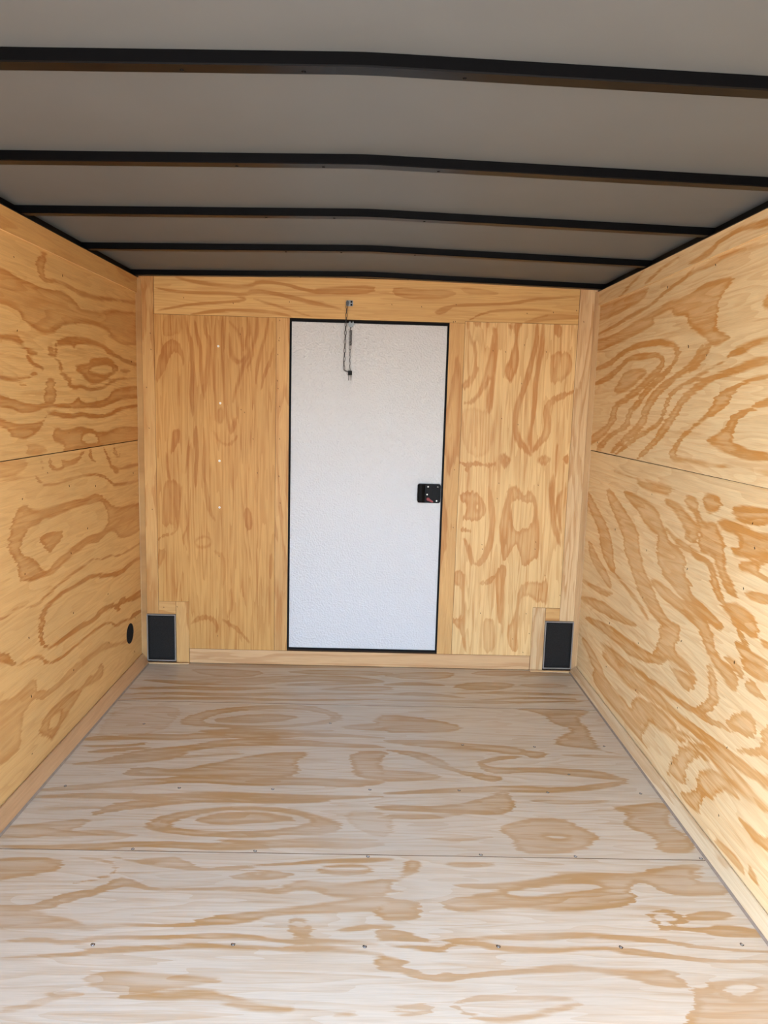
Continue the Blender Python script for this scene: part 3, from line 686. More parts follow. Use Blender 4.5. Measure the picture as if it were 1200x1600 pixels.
def seg_dist(px, py, poly):
    """signed distance (negative inside, non-zero winding) of points to a polygon"""
    d2 = np.full(px.shape, 1e9)
    wn_ = np.zeros(px.shape, int)
    q = np.roll(poly, -1, 0)
    for (ax, ay), (bx, by) in zip(poly, q):
        ex, ey = bx - ax, by - ay
        L2 = ex * ex + ey * ey
        if L2 < 1e-12: continue
        wx, wy = px - ax, py - ay
        h = np.clip((wx * ex + wy * ey) / L2, 0, 1)
        dx, dy = wx - h * ex, wy - h * ey
        d2 = np.minimum(d2, dx * dx + dy * dy)
        cr = ex * wy - ey * wx
        wn_ += ((ay <= py) & (by > py) & (cr > 0)).astype(int)
        wn_ -= ((ay > py) & (by <= py) & (cr < 0)).astype(int)
    d = np.sqrt(d2)
    return np.where(wn_ != 0, -d, d)

FAR = 0.04
def grain_fields(key, u, v):
    sdf = np.full(u.shape, FAR)
    band = np.full(u.shape, 0.8)
    for ln in GRAIN[key].strip().splitlines():
        tok = ln.split()
        kind, st = tok[0][0], int(tok[0][1:]) / 10.0
        poly = np.array([[int(c) for c in t.split(',')] for t in tok[1:]], float) / 1000.0
        poly = chaikin(poly, 1)
        lo, hi = poly.min(0) - FAR, poly.max(0) + FAR
        idx = np.where((u > lo[0]) & (u < hi[0]) & (v > lo[1]) & (v < hi[1]))[0]
        if not len(idx): continue
        d = np.clip(seg_dist(u[idx], v[idx], poly), -FAR, FAR)
        if kind == 'P':
            win = d < sdf[idx]
            sdf[idx] = np.where(win, d, sdf[idx])
            band[idx] = np.where(win, st, band[idx])
        else:
            sdf[idx] = np.maximum(sdf[idx], -d)
    return sdf, band

def axis_cuts(a, b, cell, extra):
    ks = sorted(set([a, b] + [e for e in extra if a < e < b]))
    out = []
    for s, e in zip(ks[:-1], ks[1:]):
        n = max(1, int(math.ceil((e - s) / cell)))
        out += list(np.linspace(s, e, n, endpoint=False))
    return np.array(out + [b])

def sheet(name, parent, place, u0, u1, v0, v1, thick, mat, key=None, cell=0.008, along='u', notch=None, free=None, warp=None, holes=(), nails=(), nail_kind=None, edge=None):
    """a plywood board: place(u, v, depth) -> world point; depth 0 is the face, positive goes behind it.
    notch / holes: (ua, ub, va, vb) cut away.  free: (ua, ub, va, vb) traced area, noise rings take over outside it."""
    cuts = list(holes) + ([notch] if notch else [])
    if key is None: cell = 10.0
    us = axis_cuts(u0, u1, cell, [c for q in cuts for c in q[:2]])
    vs_ = axis_cuts(v0, v1, cell, [c for q in cuts for c in q[2:]])
    U, V = np.meshgrid(us, vs_, indexing='ij')
    nu, nv = U.shape
    uf, vf = U.ravel(), V.ravel()
    ids = np.arange(nu * nv).reshape(nu, nv)
    cu = (us[:-1] + us[1:]) / 2
    cv = (vs_[:-1] + vs_[1:]) / 2
    keep = np.ones((nu - 1, nv - 1), bool)
    for (a, b, c, d) in cuts:
        keep &= ~(((cu > a) & (cu < b))[:, None] & ((cv > c) & (cv < d))[None, :])
    faces = [(int(ids[i, j]), int(ids[i + 1, j]), int(ids[i + 1, j + 1]), int(ids[i, j + 1])) for i in range(nu - 1) for j in range(nv - 1) if keep[i, j]]
    used = {}
    for f in faces:
        for k in range(4):
            a, b = f[k], f[(k + 1) % 4]
            used[(a, b)] = True
    bound = [(a, b) for (a, b) in used if (b, a) not in used]
    wv = warp(uf, vf) if warp else np.zeros_like(uf)
    co = [place(a, b, -w) for a, b, w in zip(uf, vf, wv)]
    back = {}
    def bk(i):
        if i not in back:
            back[i] = len(co)
            co.append(place(uf[i], vf[i], thick))
        return back[i]
    nfront = len(faces)
    for a, b in bound:
        faces.append((b, a, bk(a), bk(b)))
    me = bpy.data.meshes.new(name)
    me.from_pydata([tuple(c) for c in co], [], faces)
    me.materials.append(mat)
    me.materials.append(edge or M['joint'])
    bu = list(uf) + [0.0] * (len(co) - len(uf))
    bv = list(vf) + [0.0] * (len(co) - len(uf))
    for i, k in back.items():
        bu[k], bv[k] = uf[i] + thick, vf[i] + thick
    uvl = me.uv_layers.new(name='grain')
    li = np.zeros(len(me.loops), int)
    me.loops.foreach_get('vertex_index', li)
    bu, bv = np.array(bu), np.array(bv)
    uvs = np.stack([bu[li], bv[li]] if along == 'u' else [bv[li], bu[li]], 1)
    uvl.data.foreach_set('uv', uvs.astype(np.float32).ravel())
    if True:
        mi = np.zeros(len(me.polygons), int)
        mi[nfront:] = 1
        me.polygons.foreach_set('material_index', mi.astype(np.int32))
    if key:
        sdf, band = grain_fields(key, bu, bv)
        if free:
            fr = np.maximum.reduce([free[0] - bu, bu - free[1], free[2] - bv, bv - free[3], np.zeros_like(bu)])
            fr = np.clip(fr / 0.08, 0, 1)
        else:
            fr = np.zeros_like(bu)
        # how squarely a ring edge crosses the grain: such edges break up into teeth
        g = sdf[:nu * nv].reshape(nu, nv)
        du, dv = np.gradient(g, us, axis=0), np.gradient(g, vs_, axis=1)
        if along != 'u': du, dv = dv, du
        ac = np.abs(du) / (np.hypot(du, dv) + 1e-4)
        for _ in range(4):
            p_ = np.pad(ac, 1, mode='edge')
            ac = (p_[:-2, 1:-1] + p_[2:, 1:-1] + p_[1:-1, :-2] + p_[1:-1, 2:] + p_[1:-1, 1:-1]) / 5
        across = np.zeros_like(bu)
        across[:nu * nv] = ac.ravel()
        for nm, arr in (('sdf', sdf), ('band', band), ('free', fr), ('across', across)):
            at = me.attributes.new(nm, 'FLOAT', 'POINT')
            at.data.foreach_set('value', arr.astype(np.float32))
    # make the faces look into the room
    me.update()
    o = link(name, me, parent)
    return o

NAIL = None
def nail_mesh():
    global NAIL
    if NAIL is None:
        bm = bmesh.new()
        bmesh.ops.create_icosphere(bm, subdivisions=1, radius=1.0)
        for v in bm.verts: v.co = Vector((v.co.x * 0.0022, v.co.y * 0.0010, v.co.z * 0.0058))
        NAIL = from_bm(bm, 'nail')
        NAIL.materials.append(M['nail'])
    return NAIL

def put_nails(parent, pts, axis):
    """pts are world points on the face; axis is the face normal ('x' or 'y')"""
    for i, p in enumerate(pts):
        o = link('nail', nail_mesh(), parent, loc=p)
        tilt = ((i * 37) % 11 - 5) * 0.08
        s = 0.75 + ((i * 53) % 7) * 0.08
        o.scale = (s, 1, s)
        o.rotation_euler = (0, tilt, 0) if axis == 'y' else (tilt, 0, math.pi / 2)

SCREW = {}
def screw_mesh(kind):
    if kind not in SCREW:
        bm = bmesh.new()
        rnd = random.Random(4)
        if kind == 'floor':
            # torn dark rim around a sunken zinc head
            ring = [bm.verts.new((0.0085 * math.cos(a) * rnd.uniform(0.75, 1.25), 0.0065 * math.sin(a) * rnd.uniform(0.75, 1.2), 0.0004)) for a in [k * 2 * math.pi / 12 for k in range(12)]]
            low = [bm.verts.new((v.co.x, v.co.y, -0.001)) for v in ring]
            bm.faces.new(ring).material_index = 1
            for k in range(12): bm.faces.new((ring[k], low[k], low[(k + 1) % 12], ring[(k + 1) % 12])).material_index = 1
            disc(bm, (0, 0, 0.0002), 0.0052, (0, 0, 1), 0.0008, 12, 0, 0.0046)
            disc(bm, (0, 0, 0.0009), 0.0016, (0, 0, 1), 0.0003, 6, 1)
            mats = (M['steel'], M['nail'])
        else:
            disc(bm, (0, 0, 0), 0.0062, (0, 0, 1), 0.0022, 14, 0, 0.0046)
            disc(bm, (0, 0, 0.0021), 0.0016, (0, 0, 1), 0.0004, 6, 1)
            mats = ((M['white_screw'], M['steel_dark']))
        SCREW[kind] = from_bm(bm, 'screw_' + kind)
        for mm in mats: SCREW[kind].materials.append(mm)
    return SCREW[kind]

# ================================================================== the setting
# ---- ground outside the open rear end
link('ground', box_mesh('ground', (-30, -40, -0.75), (32, 25, -0.62)), mats=[M['ground']], kind='structure')

# ---- floor: subfloor and plywood sheets across the whole width
floor = link('floor', box_mesh('floor', (-0.06, -LEN, -0.10), (W + 0.06, 0.05, -0.019)), mats=[M['skin']], kind='structure')
def on_floor(u, v, d): return (u, -v, -d)
fl_cuts = [(0.0, 0.5430, 'F1', (0.0, 2.44, 0.0, 0.5435)), (0.5455, 1.7635, 'F2', (0.0, 2.44, 0.54, 1.78)),
           (1.7665, 2.9840, 'F3', (0.0, 2.44, 1.76, 2.44)), (2.9860, LEN, None, None)]
floor_sheets = []
fl_plain = wood('plywood_floor_plain', lin(200, 187, 163), lin(174, 137, 90), 0.42, 19.0, contour=(0.7, 4.0, 8.0), spec=0.5, grey=(lin(192, 180, 162), 0.5))
for v0, v1, key, free in fl_cuts:
    s = sheet('floor_panel', floor, on_floor, 0.002, W - 0.002, v0, v1, 0.018, M['floor'] if key else fl_plain, key, 0.008, 'u', free=free)
    floor_sheets.append((v0, v1, s))
for (u, v) in FS:
    u, v = u / 1000, v / 1000
    if abs(v - 1.765) < 0.02: v = 1.765 + (0.010 if (int(u * 1000) % 2) else -0.010)
    host = [s for a, b, s in floor_sheets if a <= v <= b][0]
    o = link('screw', screw_mesh('floor'), host, loc=(u, -v, 0.0))
    o.rotation_euler = (0, 0, u * 17)
    o.scale = (0.8, 0.8, 1.0)

# ---- left wall
wall_left = link('wall_left', box_mesh('wall_left', (-0.075, -LEN, -0.10), (-0.0125, 0.05, H - 0.02)), mats=[M['skin']], kind='structure')
def on_left(off):
    return lambda u, v, d: (off - d, -u, v)
def on_right(off):
    return lambda u, v, d: (W - off + d, -u, v)
TOPZ = H - 0.006
def bow_out(amt):      # the loose lower edge of the upper sheet stands off the wall a little towards the open end
    return lambda u, v: amt * np.clip((u - 0.15) / 1.8, 0, 1) * np.clip((1.45 - v) / 0.2, 0, 1)
WT = 0.012
ll = sheet('plywood_panel', wall_left, on_left(0.0), 0.003, 2.439, 0.004, 1.2430, WT, M['wall_left'], 'LL', 0.008, 'u', free=(-1, 1.62, -1, 3))
lu = sheet('plywood_panel', wall_left, on_left(0.003), 0.003, 2.439, 1.2475, 2.0300, WT, M['wall_left'], 'LU', 0.008, 'u', free=(-1, 1.5, -1, 3), warp=bow_out(0.007))
plain_left = wood('plywood_left_plain', lin(210, 164, 102), lin(188, 130, 66), 0.5, 21.0, contour=(0.8, 3.4, 8.0))
board_left = wood('plywood_board_left', lin(206, 160, 98), lin(182, 126, 66), 0.5, 6.5, contour=(1.0, 7.0, 4.0), amount=0.6)
lt = sheet('filler_strip', wall_left, on_left(0.0110), 0.003, 2.439, 2.0105, TOPZ, 0.0070, board_left, None, along='u', edge=M['ply_edge_lit'])
for z0, z1, off, nm in ((0.004, 1.243, 0.0, 'plywood_panel'), (1.2475, 2.0095, 0.003, 'plywood_panel'), (2.0105, TOPZ, 0.009, 'filler_strip')):
    sheet(nm, wall_left, on_left(off), 2.441, LEN, z0, z1, 0.02, plain_left, None, along='u')
put_nails(ll, [(0.0004, -u / 1000, v / 1000) for u, v in NL if v < 1240], 'x')
put_nails(lu, [(0.0034, -u / 1000, v / 1000) for u, v in NL if v >= 1240], 'x')

# ---- right wall
wall_right = link('wall_right', box_mesh('wall_right', (W + 0.0125, -LEN, -0.10), (W + 0.075, 0.05, H - 0.02)), mats=[M['skin']], kind='structure')
rl = sheet('plywood_panel', wall_right, on_right(0.0), 0.003, 2.439, 0.004, 1.2540, WT, M['wall_right'], 'RL', 0.008, 'u', free=(-1, 2.06, -1, 3))
ru = sheet('plywood_panel', wall_right, on_right(0.003), 0.003, 2.439, 1.2590, 2.0350, WT, M['wall_right'], 'RU', 0.008, 'u', free=(-1, 1.84, -1, 3), warp=bow_out(0.020))
rt = sheet('filler_strip', wall_right, on_right(0.0110), 0.003, 2.439, 2.0150, TOPZ, 0.0070, M['wall_right'], 'RT', 0.010, 'u', free=(-1, 1.72, -1, 3), edge=M['ply_edge_lit'])
plain_right = wood('plywood_right_plain', lin(226, 192, 138), lin(206, 152, 86), 0.5, 22.0, contour=(0.8, 3.4, 8.0))
for z0, z1, off, nm in ((0.004, 1.254, 0.0, 'plywood_panel'), (1.259, 2.0135, 0.003, 'plywood_panel'), (2.015, TOPZ, 0.009, 'filler_strip')):
    sheet(nm, wall_right, on_right(off), 2.441, LEN, z0, z1, 0.02, plain_right, None, along='u')
put_nails(rl, [(W - 0.0004, -u / 1000, v / 1000) for u, v in NR if v < 1250], 'x')
put_nails(ru, [(W - 0.0044, -u / 1000, v / 1000) for u, v in NR if v >= 1250], 'x')

# ---- back wall
DX0, DX1, DZ0, DZ1 = 0.8045, 1.6490, 0.0935, 1.9035          # door opening
def on_back(u, v, d): return (u, d, v)
bm = bmesh.new()
for a, b in (((-0.075, 0.0125, -0.10), (DX0, 0.05, H + 0.075)), ((DX1, 0.0125, -0.10), (W + 0.075, 0.05, H + 0.075)),
             ((DX0, 0.0125, DZ1), (DX1, 0.05, H + 0.075)), ((DX0, 0.0125, -0.10), (DX1, 0.05, DZ0))):
    add_box(bm, a, b)
wall_back = link('wall_back', from_bm(bm, 'wall_back'), mats=[M['skin']], kind='structure')
bl = sheet('plywood_panel', wall_back, on_back, 0.0905, 0.7320, 0.0845, 1.9080, WT, M['back_left'], 'BL', 0.006, 'v', notch=(0.0905, 0.2590, 0.0845, 0.3550))
br = sheet('plywood_panel', wall_back, on_back, 1.7330, 2.3330, 0.0845, 1.9170, WT, M['back_right'], 'BR', 0.006, 'v', notch=(2.1800, 2.3330, 0.0845, 0.3665))
hd = sheet('header_board', wall_back, on_back, 0.0915, 2.3325, 1.9095, H + 0.024, WT, M['header'], 'HD', 0.006, 'u', notch=(1.7315, 2.3325, 1.9095, 1.9185))
cb1 = sheet('corner_board', wall_back, on_back, 0.002, 0.0890, 0.2820, H + 0.010, WT, M['board'], along='v')
cb2 = sheet('corner_board', wall_back, on_back, 2.3345, W - 0.002, 0.2920, H + 0.010, WT, M['board_pale'], along='v')
jb1 = sheet('door_jamb_board', wall_back, on_back, 0.7335, DX0 - 0.001, 0.0845, 1.9080, WT, M['board'], along='v')
jb2 = sheet('door_jamb_board', wall_back, on_back, DX1 + 0.001, 1.7315, 0.0845, 1.9080, WT, M['board'], along='v')
sheet('bottom_board', wall_back, on_back, 0.2600, 2.1785, 0.002, 0.0830, WT, wood('plywood_bottom_board', lin(202, 162, 116), lin(180, 132, 86), 0.5, 12.0, contour=(0.9, 16.0, 5.0), amount=0.7), along='u')
sheet('vent_block', wall_back, on_back, 0.0905, 0.1845, 0.2820, 0.3535, WT, M['board'], along='u')
sheet('vent_block', wall_back, on_back, 0.1860, 0.2580, 0.002, 0.3535, WT, M['board'], along='v')
sheet('vent_block', wall_back, on_back, 2.2540, 2.3335, 0.2920, 0.3650, WT, M['board'], along='u')
sheet('vent_block', wall_back, on_back, 2.1810, 2.2525, 0.002, 0.3650, WT, M['board_pale'], along='v')
hosts = [(0.0905, 0.732, 0.0845, 1.908, bl), (1.733, 2.333, 0.0945, 1.917, br), (0.0915, 2.3325, 1.9095, 2.1, hd), (0.002, 0.089, 0.28, 2.1, cb1), (2.3345, 2.44, 0.29, 2.1, cb2), (0.7335, 0.8035, 0.0845, 1.908, jb1), (1.65, 1.7315, 0.0945, 1.908, jb2)]
for u, v in NB:
    u, v = u / 1000, v / 1000
    for a, b, c, d, o in hosts:
        if a <= u <= b and c <= v <= d:
            put_nails(o, [(u, -0.0004, v)], 'y')
            break
for u, v in ((0.427, 1.752), (0.436, 1.453), (0.431, 1.144), (0.430, 0.889)):
    o = link('screw', screw_mesh('white'), bl, loc=(u, -0.0003, v))
    o.rotation_euler = (math.pi / 2, 0, 0)

# ---- vertical corner coves and leaning strips at the foot of the side walls
def cove(name, pts, d, mat, along):
    bm = bmesh.new()
    prism(bm, pts, (0, 0, 0), d)
    me = from_bm(bm, name)
    uvl = me.uv_layers.new(name='grain')
    for lp in me.loops:
        c = me.vertices[lp.vertex_index].co
        uvl.data[lp.index].uv = (c.z, c.x - c.y) if along == 'z' else (-c.y, c.x + c.z)
    return link(name, me, mats=[mat], kind='structure')
c = 0.026
cove('trim_1', [(0.0005, -c, 0), (0.0005, -c + 0.007, 0), (c - 0.007, -0.0005, 0), (c, -0.0005, 0), (c - 0.001, -0.005, 0), (0.005, -c + 0.001, 0)], (0, 0, 2.0895), M['cove'], 'z').location.z = 0.0
cove('trim_2', [(W - 0.0005, -c, 0), (W - 0.0005, -c + 0.007, 0), (W - c + 0.007, -0.0005, 0), (W - c, -0.0005, 0), (W - c + 0.001, -0.005, 0), (W - 0.005, -c + 0.001, 0)], (0, 0, 2.0895), M['cove_pale'], 'z')
zl, zr, xo = 0.060, 0.038, 0.034
bb = 0.030
base_mat = wood('plywood_baseboard', lin(190, 148, 104), lin(168, 122, 78), 0.5, 13.0, contour=(0.5, 9.0, 4.0), amount=0.7)
base_mat_r = wood('plywood_baseboard_right', lin(214, 192, 154), lin(190, 150, 104), 0.5, 14.0, contour=(0.5, 10.0, 4.0), amount=0.7)
def base(name, side, zt, length, mat):
    sx = (lambda x: x) if side < 0 else (lambda x: W - x)
    poly = [(sx(0.0035), -bb, zt), (sx(0.0035), -bb, zt - 0.012), (sx(xo - 0.010), -bb, 0.0006), (sx(xo), -bb, 0.0006), (sx(xo + 0.003), -bb, 0.009), (sx(0.009), -bb, zt)]
    o = cove(name, poly, (0, -length, 0), mat, 'y')
    bm = bmesh.new()
    prism(bm, [(sx(xo), -bb, 0.0004), (sx(xo + 0.008), -bb, 0.0004), (sx(xo + 0.006), -bb, 0.003), (sx(xo + 0.0032), -bb, 0.0075), (sx(xo + 0.0012), -bb, 0.0075)], (0, 0, 0), (0, -length, 0))
    link('sealant_bead', from_bm(bm, 'sealant_bead'), o, mats=[M['sealant']])
    return o
base('baseboard_left', -1, zl, LEN - bb, base_mat)
base('baseboard_right', 1, zr, LEN - bb, base_mat_r)

# ---- ceiling: grey liner on peaked bows
def roof_z(x): return RISE * (1 - abs(x - W / 2) / (W / 2)) if abs(x - W / 2) > 0.04 else RISE * (1 - 0.02 / (W / 2) - 0.5 * (abs(x - W / 2) / 0.04) ** 2 * 0.04 / (W / 2) * 0.5)
xs = [-0.07, 0.0] + [W * k / 12 for k in range(1, 6)] + [W / 2 - 0.04, W / 2, W / 2 + 0.04] + [W * k / 12 for k in range(7, 12)] + [W, W + 0.07]
bm = bmesh.new()
lo = [[bm.verts.new((x, y, H + BOW_H + 0.0005 + roof_z(min(max(x, 0), W)))) for x in xs] for y in (0.0122, -LEN)]
hi = [[bm.verts.new((x, y, H + BOW_H + 0.035 + roof_z(min(max(x, 0), W)))) for x in xs] for y in (0.0122, -LEN)]
for i in range(len(xs) - 1):
    bm.faces.new((lo[0][i], lo[0][i + 1], lo[1][i + 1], lo[1][i]))
    bm.faces.new((hi[0][i], hi[1][i], hi[1][i + 1], hi[0][i + 1]))
    for k in (0, 1):
        bm.faces.new((lo[k][i], hi[k][i], hi[k][i + 1], lo[k][i + 1]))
for k in (0, len(xs) - 1):
    bm.faces.new((lo[0][k], lo[1][k], hi[1][k], hi[0][k]))
ceiling = link('ceiling', from_bm(bm, 'ceiling'), mats=[M['ceiling']], kind='structure')

# ---- black side rails under the liner, each with a thin lip over the wall sheets
for n, (side, nm) in enumerate(((-1, 'trim_3'), (1, 'trim_4'))):
    bm = bmesh.new()
    sx = (lambda x: x) if side < 0 else (lambda x: W - x)
    pts = [(sx(-0.075), 0, H - 0.019), (sx(-0.012), 0, H - 0.019), (sx(-0.012), 0, H - 0.004), (sx(0.014), 0, H - 0.004), (sx(0.014), 0, H - 0.001), (sx(-0.009), 0, H - 0.001), (sx(-0.009), 0, H + BOW_H), (sx(-0.075), 0, H + BOW_H)]
    prism(bm, pts, (0, 0.012, 0), (0, -LEN - 0.012, 0))
    link(nm, from_bm(bm, nm), mats=[M['black_paint']], kind='structure')

# ================================================================== things
# ---- roof bows
bow_labels = ['black steel roof bow against the plywood header above the door', 'second black steel roof bow out from the door wall',
              'third black steel roof bow out from the door wall, middle one of five', 'second black steel roof bow from the top of the picture',
              'black steel roof bow nearest the camera, largest and topmost']
xb = [-0.008, 0.3, 0.7, 1.0, W / 2 - 0.04, W / 2, W / 2 + 0.04, W - 1.0, W - 0.7, W - 0.3, W + 0.008]
for k in range(5):
    y0 = (-0.054, -0.700, -1.300, -1.872, -2.468)[k]
    bm = bmesh.new()
    prof = [(0, 0), (0, 1), (1, 1), (1, 0)]
    rings = []
    for x in xb:
        zb = H + roof_z(min(max(x, 0), W))
        e = 0.0025
        ring = [(x, y0 + e, zb), (x, y0, zb + e), (x, y0, zb + BOW_H), (x, y0 + BOW_D, zb + BOW_H), (x, y0 + BOW_D, zb + e), (x, y0 + BOW_D - e, zb)]
        rings.append([bm.verts.new(p) for p in ring])
    for A, B in zip(rings[:-1], rings[1:]):
        for i in range(6):
            bm.faces.new((A[i], B[i], B[(i + 1) % 6], A[(i + 1) % 6]))
    bm.faces.new(rings[0]); bm.faces.new(rings[-1][::-1])
    me = from_bm(bm, 'roof_bow')
    me.transform(Matrix.Translation((-W / 2, -y0, -H)))
    o = link('roof_bow', me, mats=[M['black_paint']], label=bow_labels[k], cat='beam', group='black roof bows under the ceiling', loc=(W / 2, y0, H))
    # rivets along the middle of the underside
    for xr in (0.86, 1.10, 1.42):
        bm = bmesh.new()
        disc(bm, (0, 0, 0), 0.005, (0, 0, -1), 0.002, 10, 0, 0.003)
        link('rivet', from_bm(bm, 'rivet'), o, mats=[M['black_paint']], loc=(xr - W / 2, 0.028, roof_z(xr)))

# ---- door in the back wall
door = empty('door_1', ((DX0 + DX1) / 2, 0, DZ0), kind='structure', label='white pebbled door with black gasket in the plywood end wall')
dl = door.location
def local(me, o):
    me.transform(Matrix.Translation(-o.location))
    return me
bm = bmesh.new()
g = 0.010
gy0, gy1 = 0.002, 0.05
for a, b in (((DX0, gy0, DZ0), (DX0 + g, gy1, DZ1)), ((DX1 - g, gy0, DZ0), (DX1, gy1, DZ1)), ((DX0 + g, gy0, DZ1 - g - 0.002), (DX1 - g, gy1, DZ1)), ((DX0 + g, gy0, DZ0), (DX1 - g, gy1, DZ0 + g))):
    add_box(bm, a, b)
link('gasket', local(from_bm(bm, 'gasket'), door), door, mats=[M['black_rubber']])
link('door_panel', local(box_mesh('door_panel', (DX0 + g, 0.004, DZ0 + g), (DX1 - g, 0.05, DZ1 - g - 0.002), 0.002), door), door, mats=[M['door']])
# latch: rounded black plate, raised grip on its left, finger cup on its right, red locking lever
LX0, LX1, LZ0, LZ1 = 1.509, 1.636, 0.945, 1.049
def rounded(x0, x1, z0, z1, r, n=5):
    out = []
    for cx_, cz_, a0 in ((x1 - r, z1 - r, 0), (x0 + r, z1 - r, 90), (x0 + r, z0 + r, 180), (x1 - r, z0 + r, 270)):
        for k in range(n + 1):
            a = math.radians(a0 + 90 * k / n)
            out.append((cx_ + r * math.cos(a), cz_ + r * math.sin(a)))
    return out
bm = bmesh.new()
prism(bm, [(x, 0.0, z) for x, z in rounded(LX0, LX1, LZ0, LZ1, 0.012)], (0, 0.0045, 0), (0, -0.016, 0))
me = from_bm(bm, 'latch_plate')
latch = link('latch', local(me, door), door, mats=[M['black_plastic']])
latch['label'] = 'black plastic door latch with red lever'
def sub(name, bm, mat):
    return link(name, local(from_bm(bm, name), door), latch, mats=[mat])
bm = bmesh.new()
prof = [(0.003, 0), (0.003, -0.010), (0.010, -0.020), (0.022, -0.024), (0.034, -0.018), (0.040, -0.004), (0.040, 0)]
prism(bm, [(LX0 + a, b, 0) for a, b in prof], (0, -0.0105, LZ0 + 0.003), (0, 0, LZ1 - LZ0 - 0.006))
sub('grip', bm, M['black_plastic'])
bm = bmesh.new()
add_box(bm, (LX0 + 0.082, -0.0165, LZ0 + 0.030), (LX0 + 0.088, -0.0105, LZ1 - 0.022))
add_box(bm, (LX0 + 0.112, -0.0165, LZ0 + 0.030), (LX0 + 0.118, -0.0105, LZ1 - 0.022))
add_box(bm, (LX0 + 0.082, -0.0165, LZ1 - 0.022), (LX0 + 0.118, -0.0105, LZ1 - 0.017))
sub('finger_cup', bm, M['black_plastic'])
for sx_, sz_ in ((1.566, 1.034), (1.619, 1.032), (1.562, 0.991), (1.615, 0.957)):
    bm = bmesh.new()
    disc(bm, (sx_, -0.0112, sz_), 0.0048, (0, -1, 0), 0.002, 12, 0, 0.003)
    sub('screw', bm, M['white_screw'])
bm = bmesh.new()
disc(bm, (1.568, -0.0112, 0.966), 0.010, (0, -1, 0), 0.006, 16, 0, 0.008)
prism(bm, [(1.563, 0, 0.960), (1.573, 0, 0.970), (1.597, 0, 0.954), (1.592, 0, 0.947)], (0, -0.0115, 0), (0, -0.0045, 0))
sub('lever', bm, M['red'])

# ---- spring safety chain over the door
ch = empty('door_chain', (1.117, 0.0, 1.92), label='thin metal safety chain with spring hanging over the white door top', cat='chain')
def cpart(name, bm, *mats):
    return link(name, local(from_bm(bm, name), ch), ch, mats=list(mats))
bm = bmesh.new()
prism(bm, [(x, 0, z) for x, z in rounded(1.100, 1.136, 1.978, 2.008, 0.004, 3)], (0, -0.0004, 0), (0, -0.003, 0))
bk = cpart('bracket', bm, M['steel_grey'])
bm = bmesh.new()
prism(bm, [(1.099, 0, 1.996), (1.107, 0, 2.006), (1.114, 0, 1.998), (1.112, 0, 1.984), (1.106, 0, 1.977), (1.099, 0, 1.983)], (0, -0.0034, 0), (0, -0.018, 0))
link('eye', local(from_bm(bm, 'eye'), ch), bk, mats=[M['steel_dark']])
for z in (2.0005, 1.9855):
    bm = bmesh.new()
    disc(bm, (1.127, -0.0034, z), 0.0055, (0, -1, 0), 0.004, 10, 0, 0.0045)
    link('bolt', local(from_bm(bm, 'bolt'), ch), bk, mats=[M['black_plastic']])
def chain_mesh(path, link_len, lw, wr):
    """oval wire links, turned a quarter turn each, along a polyline"""
    bm = bmesh.new()
    pts = [Vector(p) for p in path]
    seg = [(pts[i + 1] - pts[i]).length for i in range(len(pts) - 1)]
    total = sum(seg)
    pitch = link_len * 0.80
    n = int(total / pitch)
    def at(s):
        for i, L_ in enumerate(seg):
            if s <= L_ or i == len(seg) - 1: return pts[i] + (pts[i + 1] - pts[i]) * (s / L_), (pts[i + 1] - pts[i]).normalized()
            s -= L_
    for k in range(n):
        p, d = at((k + 0.5) * total / n)
        side = Vector((1, 0, 0)) if abs(d.x) < 0.8 else Vector((0, 0, 1))
        side = (side - d * side.dot(d)).normalized()
        if k % 2: side = d.cross(side)
        ang = 0.35 if k % 2 == 0 else -0.35
        side = (Matrix.Rotation(ang, 3, d) @ side)
        loop = []
        for j in range(12):
            a = j * 2 * math.pi / 12
            ca, sa = math.cos(a), math.sin(a)
            loop.append(p + d * (link_len * 0.5 - wr) * (abs(ca) ** 0.6) * (1 if ca >= 0 else -1) + side * (lw * 0.5 - wr) * (abs(sa) ** 0.8) * (1 if sa >= 0 else -1))
        tube(bm, loop, wr, 6, True)
    return bm
yy = -0.020
cpart('chain', chain_mesh([(1.105, yy + 0.002, 1.985), (1.103, yy, 1.94), (1.100, yy - 0.004, 1.86), (1.098, yy - 0.004, 1.76), (1.095, yy - 0.004, 1.68), (1.096, yy - 0.003, 1.652), (1.106, yy, 1.641), (1.119, yy, 1.636)], 0.027, 0.0130, 0.0016), M['steel_dark'])
bm = bmesh.new()
add_box(bm, (1.113, -0.0220, 1.886), (1.143, 0.0016, 1.891))
add_box(bm, (1.119, -0.0220, 1.891), (1.125, -0.0180, 1.897))
add_box(bm, (1.136, -0.0220, 1.891), (1.141, -0.0180, 1.897))
prism(bm, [(1.112, 0, 1.886), (1.144, 0, 1.886), (1.139, 0, 1.874), (1.132, 0, 1.868), (1.124, 0, 1.868), (1.117, 0, 1.874)], (0, -0.022, 0), (0, 0.012, 0))
cup = cpart('door_bracket', bm, M['steel_grey'])
bm = bmesh.new()
pts = [(1.125, yy, 1.868), (1.125, yy, 1.852)]
turns, n = 10, 10 * 10
for k in range(n + 1):
    a = k * 2 * math.pi / 10
    pts.append((1.1265 + 0.0075 * math.cos(a), yy + 0.0075 * math.sin(a), 1.852 - 0.075 * k / n))
pts += [(1.121, yy, 1.775), (1.120, yy, 1.757), (1.125, yy, 1.750), (1.130, yy, 1.757), (1.130, yy, 1.774)]
tube(bm, pts, 0.0015, 5)
cpart('spring', bm, M['steel_dark'])
cpart('short_chain', chain_mesh([(1.1255, yy, 1.755), (1.125, yy, 1.70), (1.127, yy, 1.640)], 0.019, 0.008, 0.0009), M['steel_dark'])
bm = bmesh.new()
